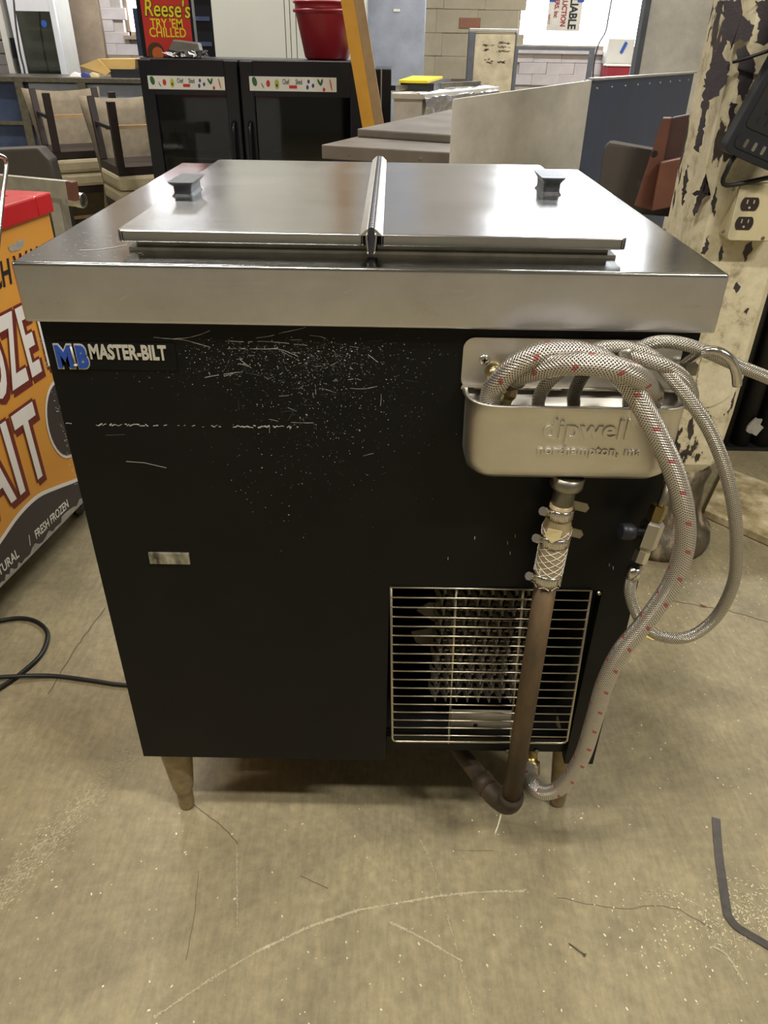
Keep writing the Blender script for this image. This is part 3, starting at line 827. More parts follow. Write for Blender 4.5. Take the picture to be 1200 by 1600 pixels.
# ------------------------------------------------------------------ HOSES
def path(l): return [atY(x, y, Y) if z is None else V(*z) for x, y, Y, *r in l for z in [r[0] if r else None]]
hoseA = [(803, 590, -.020), (822, 582, -.034), (880, 569, -.058), (940, 571, -.068), (985, 583, -.064), (1012, 604, -.044), (1019, 622, -.028)]
A = path(hoseA)
A += [V(.268, -.021, .722), V(.25, -.021, .700), V(.20, -.021, .690), V(.15, -.021, .692), V(.122, -.022, .708)]
A += path([(767, 618, -.026), (781, 595, -.036), (806, 571, -.043), (840, 554, -.045), (885, 549, -.044), (925, 556, -.044), (958, 575, -.046), (985, 604, -.052), (1010, 645, -.060), (1035, 695, -.066), (1056, 745, -.070), (1069, 800, -.072), (1069, 855, -.070), (1048, 915, -.068),
           (1008, 972, -.066), (970, 1018, -.064), (945, 1068, -.062), (928, 1125, -.058), (908, 1185, -.052), (878, 1228, -.046), (850, 1238, -.036), (833, 1226, -.020), (829, 1206, .006), (830, 1196, .020)])
hh = thing('braided_hose', 'thick braided steel hose with red marks looping from basin to the floor', 'hose', (.25, -.06, .1))
MB().tube(catmull(A, 10), .0104, 16).build('hose', 'braid_red', hh)
q = A[0]; MB().lathe([(.0118, -.008), (.0122, .004), (.0118, .006)], q, (A[1]-A[0]), 16).build('ferrule', 'dull_zinc', hh)
q = A[-1]; MB().lathe([(.0125, -.012), (.0125, .006), (.009, .008), (.009, .018), (.011, .020), (.011, .032)], q, (0, .6, .8), 12).build('ferrule', 'brass', hh)
hB = [V(.170, -.020, .700)]+path([(840, 645, -.018), (843, 620, -.016), (856, 598, -.022), (885, 572, -.026), (918, 552, -.028), (950, 543, -.030), (985, 545, -.034), (1022, 560, -.040), (1055, 596, -.050), (1085, 635, -.058), (1110, 675, -.062), (1132, 730, -.064), (1146, 790, -.064), (1151, 850, -.060), (1146, 910, -.054),
      (1118, 965, -.048), (1075, 995, -.044), (1030, 993, -.040), (1000, 968, -.036), (985, 930, -.030), (987, 905, -.026), (992, 890, -.024)])
ht = thing('thin_braided_hose', 'slim braided hose hanging in a wide loop from basin to the shut-off valve', 'hose', (.36, -.05, .4))
MB().tube(catmull(hB, 9), .0066, 14).build('hose', 'braid_thin', ht)
MB().lathe([(.0085, -.010), (.0085, .004)], hB[-1], hB[-1]-hB[-2], 12).build('ferrule', 'chrome', ht)
hC = [V(.185, -.008, .700)]+path([(893, 645, -.012), (897, 615, -.012), (912, 585, -.016), (935, 563, -.022), (955, 557, -.026)])
tag(MB().tube(catmull(hC, 8), .0066, 12).build('dark_braided_hose', 'braid_dark'), 'short dark braided hose rising from the middle of the basin', 'hose')
hD = path([(980, 553, -.034), (1010, 562, -.042), (1040, 572, -.046), (1066, 590, -.040), (1079, 612, -.032), (1079, 632, -.022)])
t_ = thing('hose_end', 'short braided hose bending over the right end of the basin', 'hose', hD[0])
MB().tube(catmull(hD, 8), .0072, 12).build('hose', 'braid_thin', t_)
MB().lathe([(.0055, -.010), (.0088, -.006), (.0088, .004)], hD[0], hD[1]-hD[0], 12).build('ferrule', 'dull_zinc', t_)
hE = [V(.255, -.012, .705), V(.258, -.012, .735)]+path([(985, 560, -.012), (1005, 541, -.014), (1035, 534, -.018), (1070, 538, -.020), (1110, 552, -.016), (1150, 570, -.010), (1200, 590, 0), (1260, 616, .03)])
hE += [V(.60, .04, .70), V(.85, .05, .55), V(1.1, .08, .15), V(1.2, .12, .012), V(1.4, .15, .010)]
tag(MB().tube(catmull(hE, 8), .0062, 12).build('supply_hose', 'braid_thin'), 'slim braided supply hose leaving the picture at the right edge', 'hose')
# valve
vl = thing('shutoff_valve', 'chrome hex shut-off valve with brass nut and black knob below the basin', 'valve', atY(1012, 840, -.02))
v0, v1 = atY(1027, 800, -.016), atY(997, 880, -.026); vd = (v1-v0).normalized(); vn = (v1-v0).length
MB().tube([atY(1044, 752, -.008), atY(1036, 780, -.012), v0], .0042, 10).build('riser_tube', 'dull_zinc', vl)
MB().lathe([(.0092, -.008), (.0092, .006), (.0080, .0065), (.0086, .012)], v0, vd, 6).build('brass_nut', 'brass', vl)
MB().lathe([(.0095, .010), (.0125, .013), (.0125, .040), (.0095, .044)], v0, vd, 6).build('valve_body', 'chrome', vl)
MB().lathe([(.007, .044), (.009, .046), (.009, .060), (.006, .061)], v0, vd, 8).build('hose_nut', 'chrome', vl)
MB().lathe([(.004, 0), (.004, .010), (.0085, .011), (.0095, .014), (.0095, .024), (.007, .026)], v0+vd*.024+V(-.008, 0, 0), (-1, -.15, .1), 14).build('knob', 'black_plastic', vl)

# ------------------------------------------------------------------ ORANGE BAIT FREEZER (left)
fz = thing('chest_freezer', 'orange chest freezer with red lid and large white lettering, left edge', 'freezer', (-.95, .6, 0))
FC = V(-.705, .969, 0); FD = V(.155, .988, 0).normalized(); FN = V(FD.y, -FD.x, 0)
def fzp(s, z, o=0): return FC+FD*s+FN*o+V(0, 0, z)
LEN, WID = 1.05, .60
body = [fzp(0, .075), fzp(-LEN, .075), fzp(-LEN, .075, -WID), fzp(0, .075, -WID)]
fo_ = MB().prism(body, (0, 0, .655), .004).build('body', 'orange_panel', fz)
fo_.data.materials.append(MATS['box_white'])
for p in fo_.data.polygons:
    if p.normal.dot(FN) < .5: p.material_index = 1
# red lid rim, frame shaped, with a sunken centre
lz = .725
def fbox(s0, s1, o0, o1, z0, z1, m, nm, bev=.004, **k): return MB().prism([fzp(s0, z0, o0), fzp(s1, z0, o0), fzp(s1, z0, o1), fzp(s0, z0, o1)], (0, 0, z1-z0), bev).build(nm, m, fz, **k)
fbox(.008, -.05, .008, -WID-.008, lz, .765, 'lid_red', 'lid_rim'); fbox(-LEN+.05, -LEN-.008, .008, -WID-.008, lz, .765, 'lid_red', 'lid_rim')
fbox(-.05, -LEN+.05, .008, -.05, lz, .765, 'lid_red', 'lid_rim'); fbox(-.05, -LEN+.05, -WID+.05, -WID-.008, lz, .765, 'lid_red', 'lid_rim')
fbox(-.05, -LEN+.05, -.05, -WID+.05, lz, .745, 'lid_red', 'lid')
hp = [atY(0, 372, .62), atY(3, 320, .64), atY(7, 262, .66), atY(4, 246, .66), atY(-4, 244, .66)]
def fpx(px, py, o=.014):
    d = ray(px, py); P0 = FC+FN*o; t = (P0-CAM).dot(FN)/d.dot(FN); return CAM+d*t
hp = [fpx(-4, 392), fpx(0, 350), fpx(5, 300), fpx(10, 262), fpx(9, 250), fpx(2, 244), fpx(-20, 241), fpx(-60, 262), fpx(-80, 330)]
MB().tube(catmull(hp, 5), .0042, 10).build('bail_handle', 'chrome', fz)
for s_, o_ in ((-.06, -.06), (-LEN+.06, -.06), (-.06, -WID+.06), (-LEN+.06, -WID+.06)):
    MB().lathe([(.03, -.012), (.03, .012)], fzp(s_, .03, o_), FN, 16).bb(fzp(s_, .03, o_)-V(.02, .02, 0), fzp(s_, .078, o_)+V(.02, .02, 0)).build('caster', 'black_rubber', fz)
E0 = .0006
def fpoly(l, m, nm, e, th=.0004): 
    return MB().prism([fzp(s, z, e) for s, z in l], FN*th).build(nm, m, fz)
crv = [(-LEN+.02, .22), (-.80, .21), (-.60, .155), (-.52, .140), (-.425, .160), (-.35, .178), (-.275, .180), (-.20, .160), (-.13, .138), (-.07, .125), (-.004, .12)]
crv = [(p.x, p.y) for p in catmull([V(a, b, 0) for a, b in crv], 5)]
bot = [(-.004, .0765), (-LEN+.004, .0765)]
fpoly([(a, b+.009) for a, b in crv]+bot, 'letter_white', 'white_curve', E0)
fpoly(crv+bot, 'band_dark', 'dark_band', E0*2)
# chipped grey lower edge
ed = [(-LEN+.004, .0765)]; rr = random.Random(4); s_ = -LEN+.004
up = []
while s_ < -.01: up.append((s_, .080+rr.uniform(0, .014))); s_ += rr.uniform(.006, .02)
fpoly(up+[(-.004, .0765), (-LEN+.004, .0765)], 'chip_grey', 'chipped_edge', E0*3)
bl = [(-.118+.062*math.cos(a)*1.0, .298+.088*math.sin(a)) for a in [k*math.pi/16 for k in range(32)]]
fpoly([(-.118+(a+.118)*1.1, .298+(b-.298)*1.08) for a, b in bl], 'letter_white', 'oval_outline', E0)
fpoly(bl, 'band_dark', 'oval_patch', E0*2)
fpoly([(-.125, .335), (-.110, .338), (-.105, .285), (-.118, .280)], 'letter_white', 'oval_mark', E0*3)
def ftext(s, s0, z0, size, sx, shear=0, sp_=1.0):
    for m, of, dx, dz, e in (('letter_maroon', .065, .008, -.008, E0), ('letter_maroon', .055, 0, 0, E0*2), ('letter_white', .025, 0, 0, E0*3)):
        text(s, m, fz, fzp(s0+dx, z0+dz, e), FD, (0, 0, 1), size, .0003, of, sx, 'LEFT', shear=shear, space=sp_)
for chx, s0 in (('F', -.455), ('R', -.400), ('O', -.335), ('Z', -.262), ('E', -.198), ('N', -.135)): ftext(chx, s0, .435, .200, .42)
for chx, s0 in (('B', -.510), ('A', -.430), ('I', -.335), ('T', -.290)): ftext(chx, s0, .225, .225, .55)
text('CATCH WANTS!', 'script_black', fz, fzp(-.335, .625, E0), FD, V(0, 0, 1), .066, .0003, .02, .70, shear=.25)
text('ALL NATURAL', 'letter_white', fz, fzp(-.535, .100, E0*3.5), FD, (0, 0, 1), .031, .0002, .01, .75)
text('/', 'letter_white', fz, fzp(-.345, .100, E0*3.5), FD, (0, 0, 1), .034, .0002, .0, .8)
text('FRESH FROZEN', 'letter_white', fz, fzp(-.320, .100, E0*3.5), FD, (0, 0, 1), .030, .0002, .01, .68)
fpoly([(-.165, .69), (-.115, .696), (-.11, .685), (-.13, .678), (-.16, .68)], 'chip_grey', 'scuff', E0)

# power cord on the floor
cp = [atZ(x, y, .0045) for x, y in ((-60, 985), (-10, 972), (30, 966), (58, 972), (74, 990), (66, 1020), (38, 1048), (0, 1075), (-50, 1105))]
cq = [atZ(x, y, .0045 if x > 40 or x < -30 else .010) for x, y in ((-80, 1072), (-20, 1061), (20, 1057), (80, 1056), (140, 1063), (190, 1070), (260, 1072), (380, 1050))]
pc = thing('extension_cord', 'black power cord looped on the concrete floor left of the cabinet', 'cable', (-.65, .45, 0))
MB().tube(catmull(cp, 8), .0045, 10).tube(catmull(cq, 8), .0042, 10).build('cord', 'cord_black', pc)

# ------------------------------------------------------------------ small things on the floor
tag(MB().strip(catmull([atZ(x, y, .0015) for x, y in ((1119, 1278), (1124, 1340), (1137, 1430))], 5), .0125).strip(catmull([atZ(x, y, .003) for x, y in ((1135, 1425), (1150, 1446), (1175, 1462), (1240, 1500))], 5), .0115).build('packing_strap', 'strap_grey'),
    'folded dark grey packing strap lying on the floor at lower right', 'strap')
bpy.data.objects['packing_strap'].modifiers.new('thick', 'SOLIDIFY').thickness = .001
n0, n1 = atZ(889, 1474, .0016), atZ(914, 1492, .0022)
ni = thing('nail', 'small nail lying on the concrete in front of the cabinet', 'nail', n0)
MB().tube([n0, n0.lerp(n1, .5), n1], [.0006, .0012, .0012], 6).build('shank', 'nail_grey', ni)
MB().lathe([(.0026, 0), (.0026, .001)], n1, n1-n0, 10).build('head', 'nail_grey', ni)
tag(MB().prism([atZ(x, y, .0004) for x, y in ((1002, 984), (1028, 997), (1020, 1001), (1000, 992))], (0, 0, .001)).build('paper_scrap', 'yellow_scrap'), 'pale yellow scrap on the floor beside the cabinet', 'scrap')
tag(MB().box(atZ(1099, 945, .003), (.012, .006, .005), Matrix.Rotation(-.5, 3, 'Z'), .001).build('wood_chip', 'raw_wood'), 'small brown wood chip on the floor right of the hose', 'chip')

# ------------------------------------------------------------------ COLUMN, POWER STRIP, OUTLET
CX, CY, HW = .690, .880, .090
cl = thing('column', 'square post with peeling cream paint at the right edge', 'column', (CX, CY, 0))
def octo(hw, ch, z): return [V(CX+x, CY+y, z) for x, y in ((-hw+ch, -hw), (hw-ch, -hw), (hw, -hw+ch), (hw, hw-ch), (hw-ch, hw), (-hw+ch, hw), (-hw, hw-ch), (-hw, -hw+ch))]
sh = MB()
zs = [.20, .24, .36, .5, .7, .9, 1.2, 2.2, CEIL]
hw = [.070, .086]+[HW]*7
R_ = [[sh.b.verts.new(p) for p in octo(h_, .018 if z > .2 else .03, z)] for z, h_ in zip(zs, hw)]
for i in range(len(R_)-1):
    for k in range(8): sh.b.faces.new([R_[i][k], R_[i][(k+1) % 8], R_[i+1][(k+1) % 8], R_[i+1][k]])
sh.b.faces.new(R_[0][::-1]); sh.b.faces.new(R_[-1])
sh.build('shaft', 'peel', cl)
MB().lathe([(.128, 0), (.131, .02), (.126, .045), (.108, .062), (.098, .075), (.090, .10), (.084, .17), (.092, .205), (.086, .22)], V(CX+.01, CY-.01, 0), (0, 0, 1), 28).build('foot', 'old_base', cl, label='dark rusty round column foot')
# flaked patches where the bare dark metal shows, each an irregular thin area
CFY = CY-HW
def patch(l, nm='bare_patch', m='cavity_dark', y=CFY-.0008, amp=.003):
    P = [atY(x, py, y) for x, py in l]; Q = []
    r = random.Random(len(l)*7+int(l[0][0]))
    for i in range(len(P)):
        a, b = P[i], P[(i+1) % len(P)]; n = max(1, int((b-a).length/.0045))
        for k in range(n): Q.append(a.lerp(b, k/n)+V(r.uniform(-amp, amp), 0, r.uniform(-amp, amp)))
    MB().prism(Q, (0, .0006, 0)).build(nm, m, cl)
plain('bare_iron', (62, 56, 60), .5, .1, .2, 40, .3)
for l in ([(1119, 2), (1127, 1), (1130, 20), (1122, 22)], [(1180, 0), (1205, 0), (1205, 62), (1192, 74), (1182, 66), (1188, 34)], [(1128, 0), (1158, 0), (1162, 22), (1178, 40), (1172, 66), (1160, 62), (1150, 62), (1143, 80), (1138, 62), (1130, 85), (1140, 100), (1138, 125), (1122, 148), (1110, 155), (1100, 200), (1092, 240), (1084, 235), (1096, 170), (1102, 120), (1118, 80), (1126, 66), (1132, 20)],
          [(1152, 78), (1164, 72), (1175, 88), (1182, 108), (1172, 140), (1160, 160), (1155, 150), (1153, 118), (1152, 96)],
          [(1143, 158), (1150, 164), (1148, 192), (1139, 198), (1140, 172)],
          [(1104, 270), (1100, 300), (1112, 305), (1096, 312), (1092, 330), (1085, 338), (1082, 328), (1090, 305), (1078, 302), (1094, 298), (1100, 275)],
          [(1118, 292), (1121, 310), (1114, 340), (1111, 330)],
          [(1106, 368), (1107, 385), (1101, 399), (1096, 396)],
          [(1130, 378), (1129, 398), (1125, 412), (1124, 395)], [(1176, 378), (1174, 392), (1164, 408), (1162, 396), (1168, 382)],
          [(1152, 440), (1156, 446), (1150, 458), (1148, 450)], [(1170, 480), (1168, 492), (1163, 488)], [(1076, 255), (1074, 285), (1068, 320), (1066, 300), (1070, 268)]):
    patch(l, m='bare_iron')
patch([(1100, 548), (1140, 560), (1147, 588), (1140, 618), (1120, 632), (1094, 640), (1088, 610), (1092, 575)], 'paint_flake', 'peel', CFY-.003, .0015)
# outlet box
ox = thing('outlet_box', 'paint-chipped metal outlet box with two dark sockets on the post', 'outlet', (.69, CFY, .78))
oa, obb = atY(1146, 286, CFY-.036), atY(1222, 380, CFY-.036)
xo0, xo1, zo0, zo1 = atY(1136, 372, CFY-.036).x-.003, atY(1215, 372, CFY-.036).x, atY(1170, 377, CFY-.036).z, atY(1170, 287, CFY-.036).z
MB().prism([V(x, CFY-.036, z) for x, z in rrect(xo0, zo0, xo1, zo1, .008, 3)], (0, .036, 0), .002).build('box', 'outlet_paint', ox)
MB().prism([V(x, CFY-.038, z) for x, z in rrect(xo0+.002, zo0+.002, xo1-.002, zo1-.002, .008, 3)], (0, .002, 0)).build('cover_plate', 'outlet_paint', ox)
for px, py in ((1172, 319), (1163, 349)):
    c = atY(px, py, CFY-.039)
    so = MB().prism([c+V(a*.0165, 0, b*.0145) for a, b in [(math.cos(t)*1.0, max(-.78, min(.78, math.sin(t)*1.15))) for t in [k*math.pi/12 for k in range(24)]]], (0, .002, 0)).build('socket', 'socket_dark', ox)
    MB().box(c+V(-.006, -.0005, .004), (.002, .001, .007)).box(c+V(.006, -.0005, .004), (.002, .001, .006)).lathe([(.0022, 0), (.0022, .001)], c+V(0, 0, -.006), (0, -1, 0), 8).build('slots', 'chip_grey', so)
for px, py in ((1146, 296), (1130, 362), (1192, 372), (1205, 300)):
    MB().lathe([(.0035, 0), (.003, .0015)], atY(px, py, CFY-.038), (0, -1, 0), 10).build('screw', 'dull_zinc', ox)
MB().tube(catmull([V(.735, CFY-.02, zo1), V(.737, CFY-.02, zo1+.03), V(.735, CFY-.012, zo1+.06), V(.735, CFY-.010, zo1+.9)], 4), .0095, 10).build('conduit', 'outlet_paint', ox)
# power strip, tilted, hung on the post
ps = thing('power_strip', 'wide black power strip with sockets hanging tilted on the post', 'power strip', (.68, CFY-.03, .95))
PYY = CFY-.070
p0 = atY(1130, 236, PYY); p1 = atY(1204, 100, PYY); pu = (p1-p0).normalized(); pr = V(pu.z, 0, -pu.x)
def pq(a, b, y=0): return p0+pr*a+pu*b+V(0, y, 0)
ow = [pq(a, b) for a, b in rrect(0, 0, .118, .33, .012, 3)]
MB().prism(ow, (0, .030, 0), .003).build('housing', 'black_plastic', ps)
MB().prism([pq(a, b, -.0015) for a, b in rrect(.012, .045, .106, .30, .008, 3)], (0, .002, 0)).build('face_plate', 'black_rubber', ps)
MB().prism([pq(a, b, -.0015) for a, b in rrect(.010, .012, .108, .036, .010, 3)], (0, .002, 0)).build('usb_panel', 'black_plastic', ps)
for k in range(4):
    o_ = MB().prism([pq(a, b, -.0022) for a, b in rrect(.026+k*.017, .016, .032+k*.017, .030, .002, 2)], (0, .001, 0)).build('usb_port', 'chrome' if k else 'dull_zinc', ps)
for r_ in range(5):
    for c_ in range(2):
        a0, b0 = .028+c_*.048, .066+r_*.048
        g = MB()
        for da, db in ((-.0, -.005), (.016, -.005)): g.prism([pq(a0+da+x, b0+db+y, -.0022) for x, y in ((-.0015, -.004), (.0015, -.004), (.0015, .004), (-.0015, .004))], (0, .001, 0))
        g.prism([pq(a0+.008+.0032*math.cos(t), b0+.009+.0032*math.sin(t), -.0022) for t in [k*math.pi/5 for k in range(10)]], (0, .001, 0))
        g.build('socket', 'cavity_dark', ps)
MB().bb(pq(.05, .10, .028), pq(.07, .16, .071)).build('hanger', 'black_plastic', ps)
MB().tube(catmull([pq(.03, .004, .014), pq(.028, -.02, .012), pq(.045, -.045, .02), V(.715, CFY-.03, zo1+.012), V(.735, CFY-.048, zo1-.004)], 6), .0042, 8).build('cord', 'cord_black', ps)
tag(MB().tube(catmull([atY(1145, 97, CFY-.006), atY(1170, 90, CFY-.02), atY(1205, 78, CFY-.03)], 4), .0028, 8).build('cable_end', 'cord_black'), 'thin black cable end poking across the post above the power strip', 'cable')

# ribbed black panel and plank behind the post
rb = MB(); 
for k in range(26):
    x = .86+k*.062; rb.lathe([(.026, 0), (.026, .89)], V(x, 1.36, 0), (0, 0, 1), 10)
rb.bb((.83, 1.33, 0), (2.5, 1.37, .012)).bb((.83, 1.37, 0), (2.5, 1.39, .89))
tag(rb.build('ribbed_panel', 'ribbed_black'), 'black ribbed panel standing behind the peeling post', 'panel')
q = atY(1180, 668, 1.325)
cr = MB(); rq = random.Random(2)
cr.prism([q+V(.022*math.cos(t)*rq.uniform(.6, 1.2), 0, .034*math.sin(t)*rq.uniform(.6, 1.1)) for t in [k*math.pi/7 for k in range(14)]], (0, .008, 0))
tag(cr.build('dried_splatter', 'chip_grey'), 'crusty grey lump stuck on the ribbed black panel', 'debris')
plk = [atZ(1098, 808, .0), atZ(1230, 868, .0), atZ(1290, 800, 0), atZ(1130, 740, 0)]
plk = [V(p.x, p.y, .002) for p in plk]
tag(MB().prism(plk, (0, 0, .020), .002).build('dirty_plank', 'plank'), 'white board with brown dirt lying on the floor behind the post', 'board')

# ------------------------------------------------------------------ STEEL COUNTER AND MACHINE behind on the right
sc = thing('steel_counter', 'low stainless counter with raised lid behind the dipping cabinet', 'counter', (0, 1.9, 0))
k0 = [atZ(502, 226, .80), atZ(704, 238, .80)]
kd = (k0[1]-k0[0]); e_l = atZ(600, 200, .80)-k0[0]
bk0, bk1 = k0[0]+V(.42, 1.05, 0), k0[1]+V(.42, 1.05, 0)
MB().prism([V(p.x, p.y, .765) for p in (k0[0], k0[1], bk1, bk0)], (0, 0, .035), .003).build('worktop', 'counter_steel', sc)
for t in (.22, .78):
    pp = k0[0].lerp(k0[1], t); MB().lathe([(.004, 0), (.003, .003)], V(pp.x, pp.y, .780), (0, -1, 0), 8).build('rivet', 'alu', sc)
l0, l1 = atZ(558, 214, .80), atZ(704, 224, .80)
MB().prism([V(p.x, p.y, .80) for p in (l0, l1, l1+V(.35, .85, 0), l0+V(.35, .85, 0))], (0, 0, .022), .004).build('raised_lid', 'counter_steel', sc)
MB().prism([V(p.x, p.y, 0) for p in (k0[0]+V(.03, .03, 0), k0[1]+V(-.01, .03, 0), bk1, bk0+V(.03, 0, 0))], (0, 0, .765)).build('body', 'dark_steel', sc)
sm_ = thing('steel_machine', 'tall pale steel machine with blue-grey riveted side panel behind right lid', 'machine', (.6, 2.0, 0))
a, b, c = atY(707, 155, 1.40), atY(925, 125, 1.72), atY(1085, 114, 2.7)
a2 = V(a.x, a.y, 0); b2 = V(b.x, b.y, 0); c2_ = V(c.x, c.y, 0)
MB().prism([a2, b2, b, a], (.006, .02, 0), .002).build('front_panel', 'far_steel', sm_)
MB().prism([b2, c2_, c, b], (-.02, .012, 0), .002).build('side_panel', 'dark_steel', sm_, label='blue-grey riveted side')
for k in range(9):
    p = b.lerp(c, (k+.4)/9)+V(.0, 0, -.022); MB().lathe([(.0035, 0), (.0025, .003)], p, (.9, -.5, 0), 8).build('rivet', 'alu', sm_)
MB().beam(b+V(0, 0, .002), c+V(0, 0, .002), .02, .006).build('edge_trim', 'alu', sm_)
# low chair with grey back and red wood boards
wc = thing('wooden_chair', 'reddish wooden chair with grey upholstered back beside the peeling post', 'chair', (.95, 1.75, 0))
u = [atY(x, y, 1.60) for x, y in ((943, 232), (952, 222), (1030, 236), (1062, 245), (1050, 340), (930, 330))]
MB().prism(u, (.02, .07, 0), .01).build('backrest', 'uph_grey', wc)
w1 = [atY(x, y, 1.50) for x, y in ((1036, 184), (1050, 184), (1022, 330), (990, 322))]
MB().prism(w1, (.01, .03, 0), .003).build('side_board', 'wood_red', wc)
w2 = [atY(x, y, 1.53) for x, y in ((1048, 184), (1080, 178), (1080, 245), (1036, 250))]
MB().prism(w2, (.02, .04, 0), .003).build('top_board', 'wood_dark', wc)
w3 = [atY(x, y, 1.45) for x, y in ((1033, 254), (1066, 247), (1058, 322), (1018, 330))]
MB().prism(w3, (.01, .04, 0), .003).build('lower_board', 'wood_red', wc)
MB().lathe([(.008, 0), (.008, .001)], atY(1023, 240, 1.498), (0, -1, 0), 10).build('bolt_hole', 'cavity_dark', wc)
for x, y in ((.80, 1.52), (1.10, 1.52), (.82, 1.9), (1.12, 1.9)): MB().bb((x-.02, y-.02, 0), (x+.02, y+.02, .60)).build('leg', 'wood_red', wc)
MB().bb((.78, 1.50, .42), (1.14, 1.93, .50), .01).build('seat', 'uph_grey', wc)

# ------------------------------------------------------------------ BLACK DISPLAY COOLER
CYF = 2.85
co = thing('display_cooler', 'black two-door glass display cooler with fruit banners behind the cabinet', 'cooler', (-.6, CYF+.3, 0))
A0 = atY(213, 96, CYF); A1 = atY(560, 93, CYF); zt = .968
x0, x1 = A0.x, A1.x+.03
MB().bb((x0, CYF+.05, zt-.03), (x1+.02, CYF+.42, zt), .004).build('top', 'cooler_black', co)
MB().bb((x0, CYF+.05, .04), (x0+.03, CYF+.40, zt-.03)).build('side', 'cooler_black', co)
MB().bb((x1-.03, CYF+.05, .04), (x1+.02, CYF+.40, zt-.03)).build('side', 'cooler_black', co)
MB().bb((x0+.03, CYF+.37, .1), (x1-.03, CYF+.40, zt-.03)).build('back', 'cooler_inside', co)
MB().bb((x0, CYF+.02, 0), (x1, CYF+.40, .12)).build('base', 'cooler_black', co)
for z in (.35, .58): MB().bb((x0+.03, CYF+.1, z), (x1-.03, CYF+.36, z+.008)).build('shelf', 'dull_zinc', co)
xm = atY(375, 150, CYF).x
for di, (xa, xb) in enumerate(((x0+.005, xm-.004), (xm+.006, x1-.01))):
    ft = .055
    dd = MB().bb((xa, CYF, .13), (xa+ft, CYF+.045, zt-.004), .004).bb((xb-ft, CYF, .13), (xb, CYF+.045, zt-.004), .004).bb((xa+ft, CYF, zt-.13), (xb-ft, CYF+.045, zt-.004)).bb((xa+ft, CYF, .13), (xb-ft, CYF+.045, .2)).build('door', 'cooler_black', co)
    MB().bb((xa+ft, CYF+.012, .2), (xb-ft, CYF+.018, zt-.13)).build('door_glass', 'cooler_glass', dd)
    hx_ = xb-.03 if di == 0 else xa+.03
    MB().tube(catmull([V(hx_, CYF, .74), V(hx_, CYF-.03, .72), V(hx_, CYF-.035, .6), V(hx_, CYF-.03, .48), V(hx_, CYF, .46)], 4), .009, 8).build('handle', 'cooler_black', dd)
    if di == 0: b0_, b1_ = atY(230, 118, CYF-.003), atY(352, 141, CYF-.003)
    else: b0_, b1_ = atY(389, 119, CYF-.003), atY(526, 144, CYF-.003)
    bw, bh = b1_.x-b0_.x, b0_.z-b1_.z
    bn_ = MB().bb((b0_.x, CYF-.004, b1_.z), (b1_.x, CYF, b0_.z)).build('banner', 'banner_white', dd, label='white banner of fruit and vegetable pictures')
    def ell(cx, cz, rx, rz, m, nm, rot=0, e=.0052):
        P = []
        for k in range(16):
            t = k*math.pi/8; X, Z = rx*math.cos(t), rz*math.sin(t)
            P.append(V(b0_.x+cx*bw+X*math.cos(rot)-Z*math.sin(rot), CYF-e, b1_.z+cz*bh+X*math.sin(rot)+Z*math.cos(rot)))
        return P, m, nm
    def add(*items):
        for P, m, nm in items: MB().prism(P, (0, .0008, 0)).build(nm, m, bn_)
    u_ = bh
    # children of the banner would be a fourth level, so the prints hang from the cooler door as parts
    bn_pr = []
    for it in (ell(.06, .64, .19*u_, .33*u_, 'p_green', 'melon_print', .2), ell(.15, .36, .03*u_, .22*u_, 'p_black', 'seed_print', .5), ell(.215, .52, .15*u_, .24*u_, 'p_red', 'apple_print'),
               ell(.315, .48, .17*u_, .34*u_, 'p_lime', 'avocado_print'), ell(.315, .40, .07*u_, .11*u_, 'p_brown', 'avocado_print', 0, .006),
               ell(.68, .70, .10*u_, .14*u_, 'p_blue', 'berry_print'), ell(.665, .30, .10*u_, .16*u_, 'p_blue', 'berry_print'), ell(.73, .42, .10*u_, .15*u_, 'p_blue', 'berry_print'),
               ell(.80, .66, .08*u_, .25*u_, 'p_green', 'radish_print', .5), ell(.83, .66, .08*u_, .25*u_, 'p_green', 'radish_print', -.3), ell(.855, .16, .10*u_, .14*u_, 'p_red', 'radish_print'),
               ell(.935, .50, .06*u_, .42*u_, 'p_orange', 'carrot_print', .2)):
        bn_pr.append(it)
    for P, m, nm in bn_pr: MB().prism(P, (0, .0008, 0)).build(nm, m, dd)
    MB().bb((b0_.x+bw*.455, CYF-.0055, b1_.z+bh*.20), (b0_.x+bw*.545, CYF-.0045, b1_.z+bh*.42)).build('banner_logo', 'p_red', dd)
    text('Chef', 'p_black', dd, (b0_.x+bw*.38, CYF-.0055, b1_.z+bh*.5), (1, 0, 0), (0, 0, 1), bh*.5, .0004, 0, .55)
    text('Shed', 'p_black', dd, (b0_.x+bw*.53, CYF-.0055, b1_.z+bh*.5), (1, 0, 0), (0, 0, 1), bh*.5, .0004, 0, .55)
# dark cabinet beside it
xa = atY(590, 150, 3.35).x; xb = atY(611, 150, 3.35).x
sb = thing('black_cabinet', 'narrow black cabinet edge to the right of the display cooler', 'cabinet', (xb, 3.8, 0))
MB().bb((x1+.025, 3.35, 0), (xb, 3.75, .93), .004).build('body', 'cooler_black', sb)
MB().bb((xb-.05, 3.342, .1), (xb-.044, 3.352, .93)).build('edge_trim', 'alu', sb)
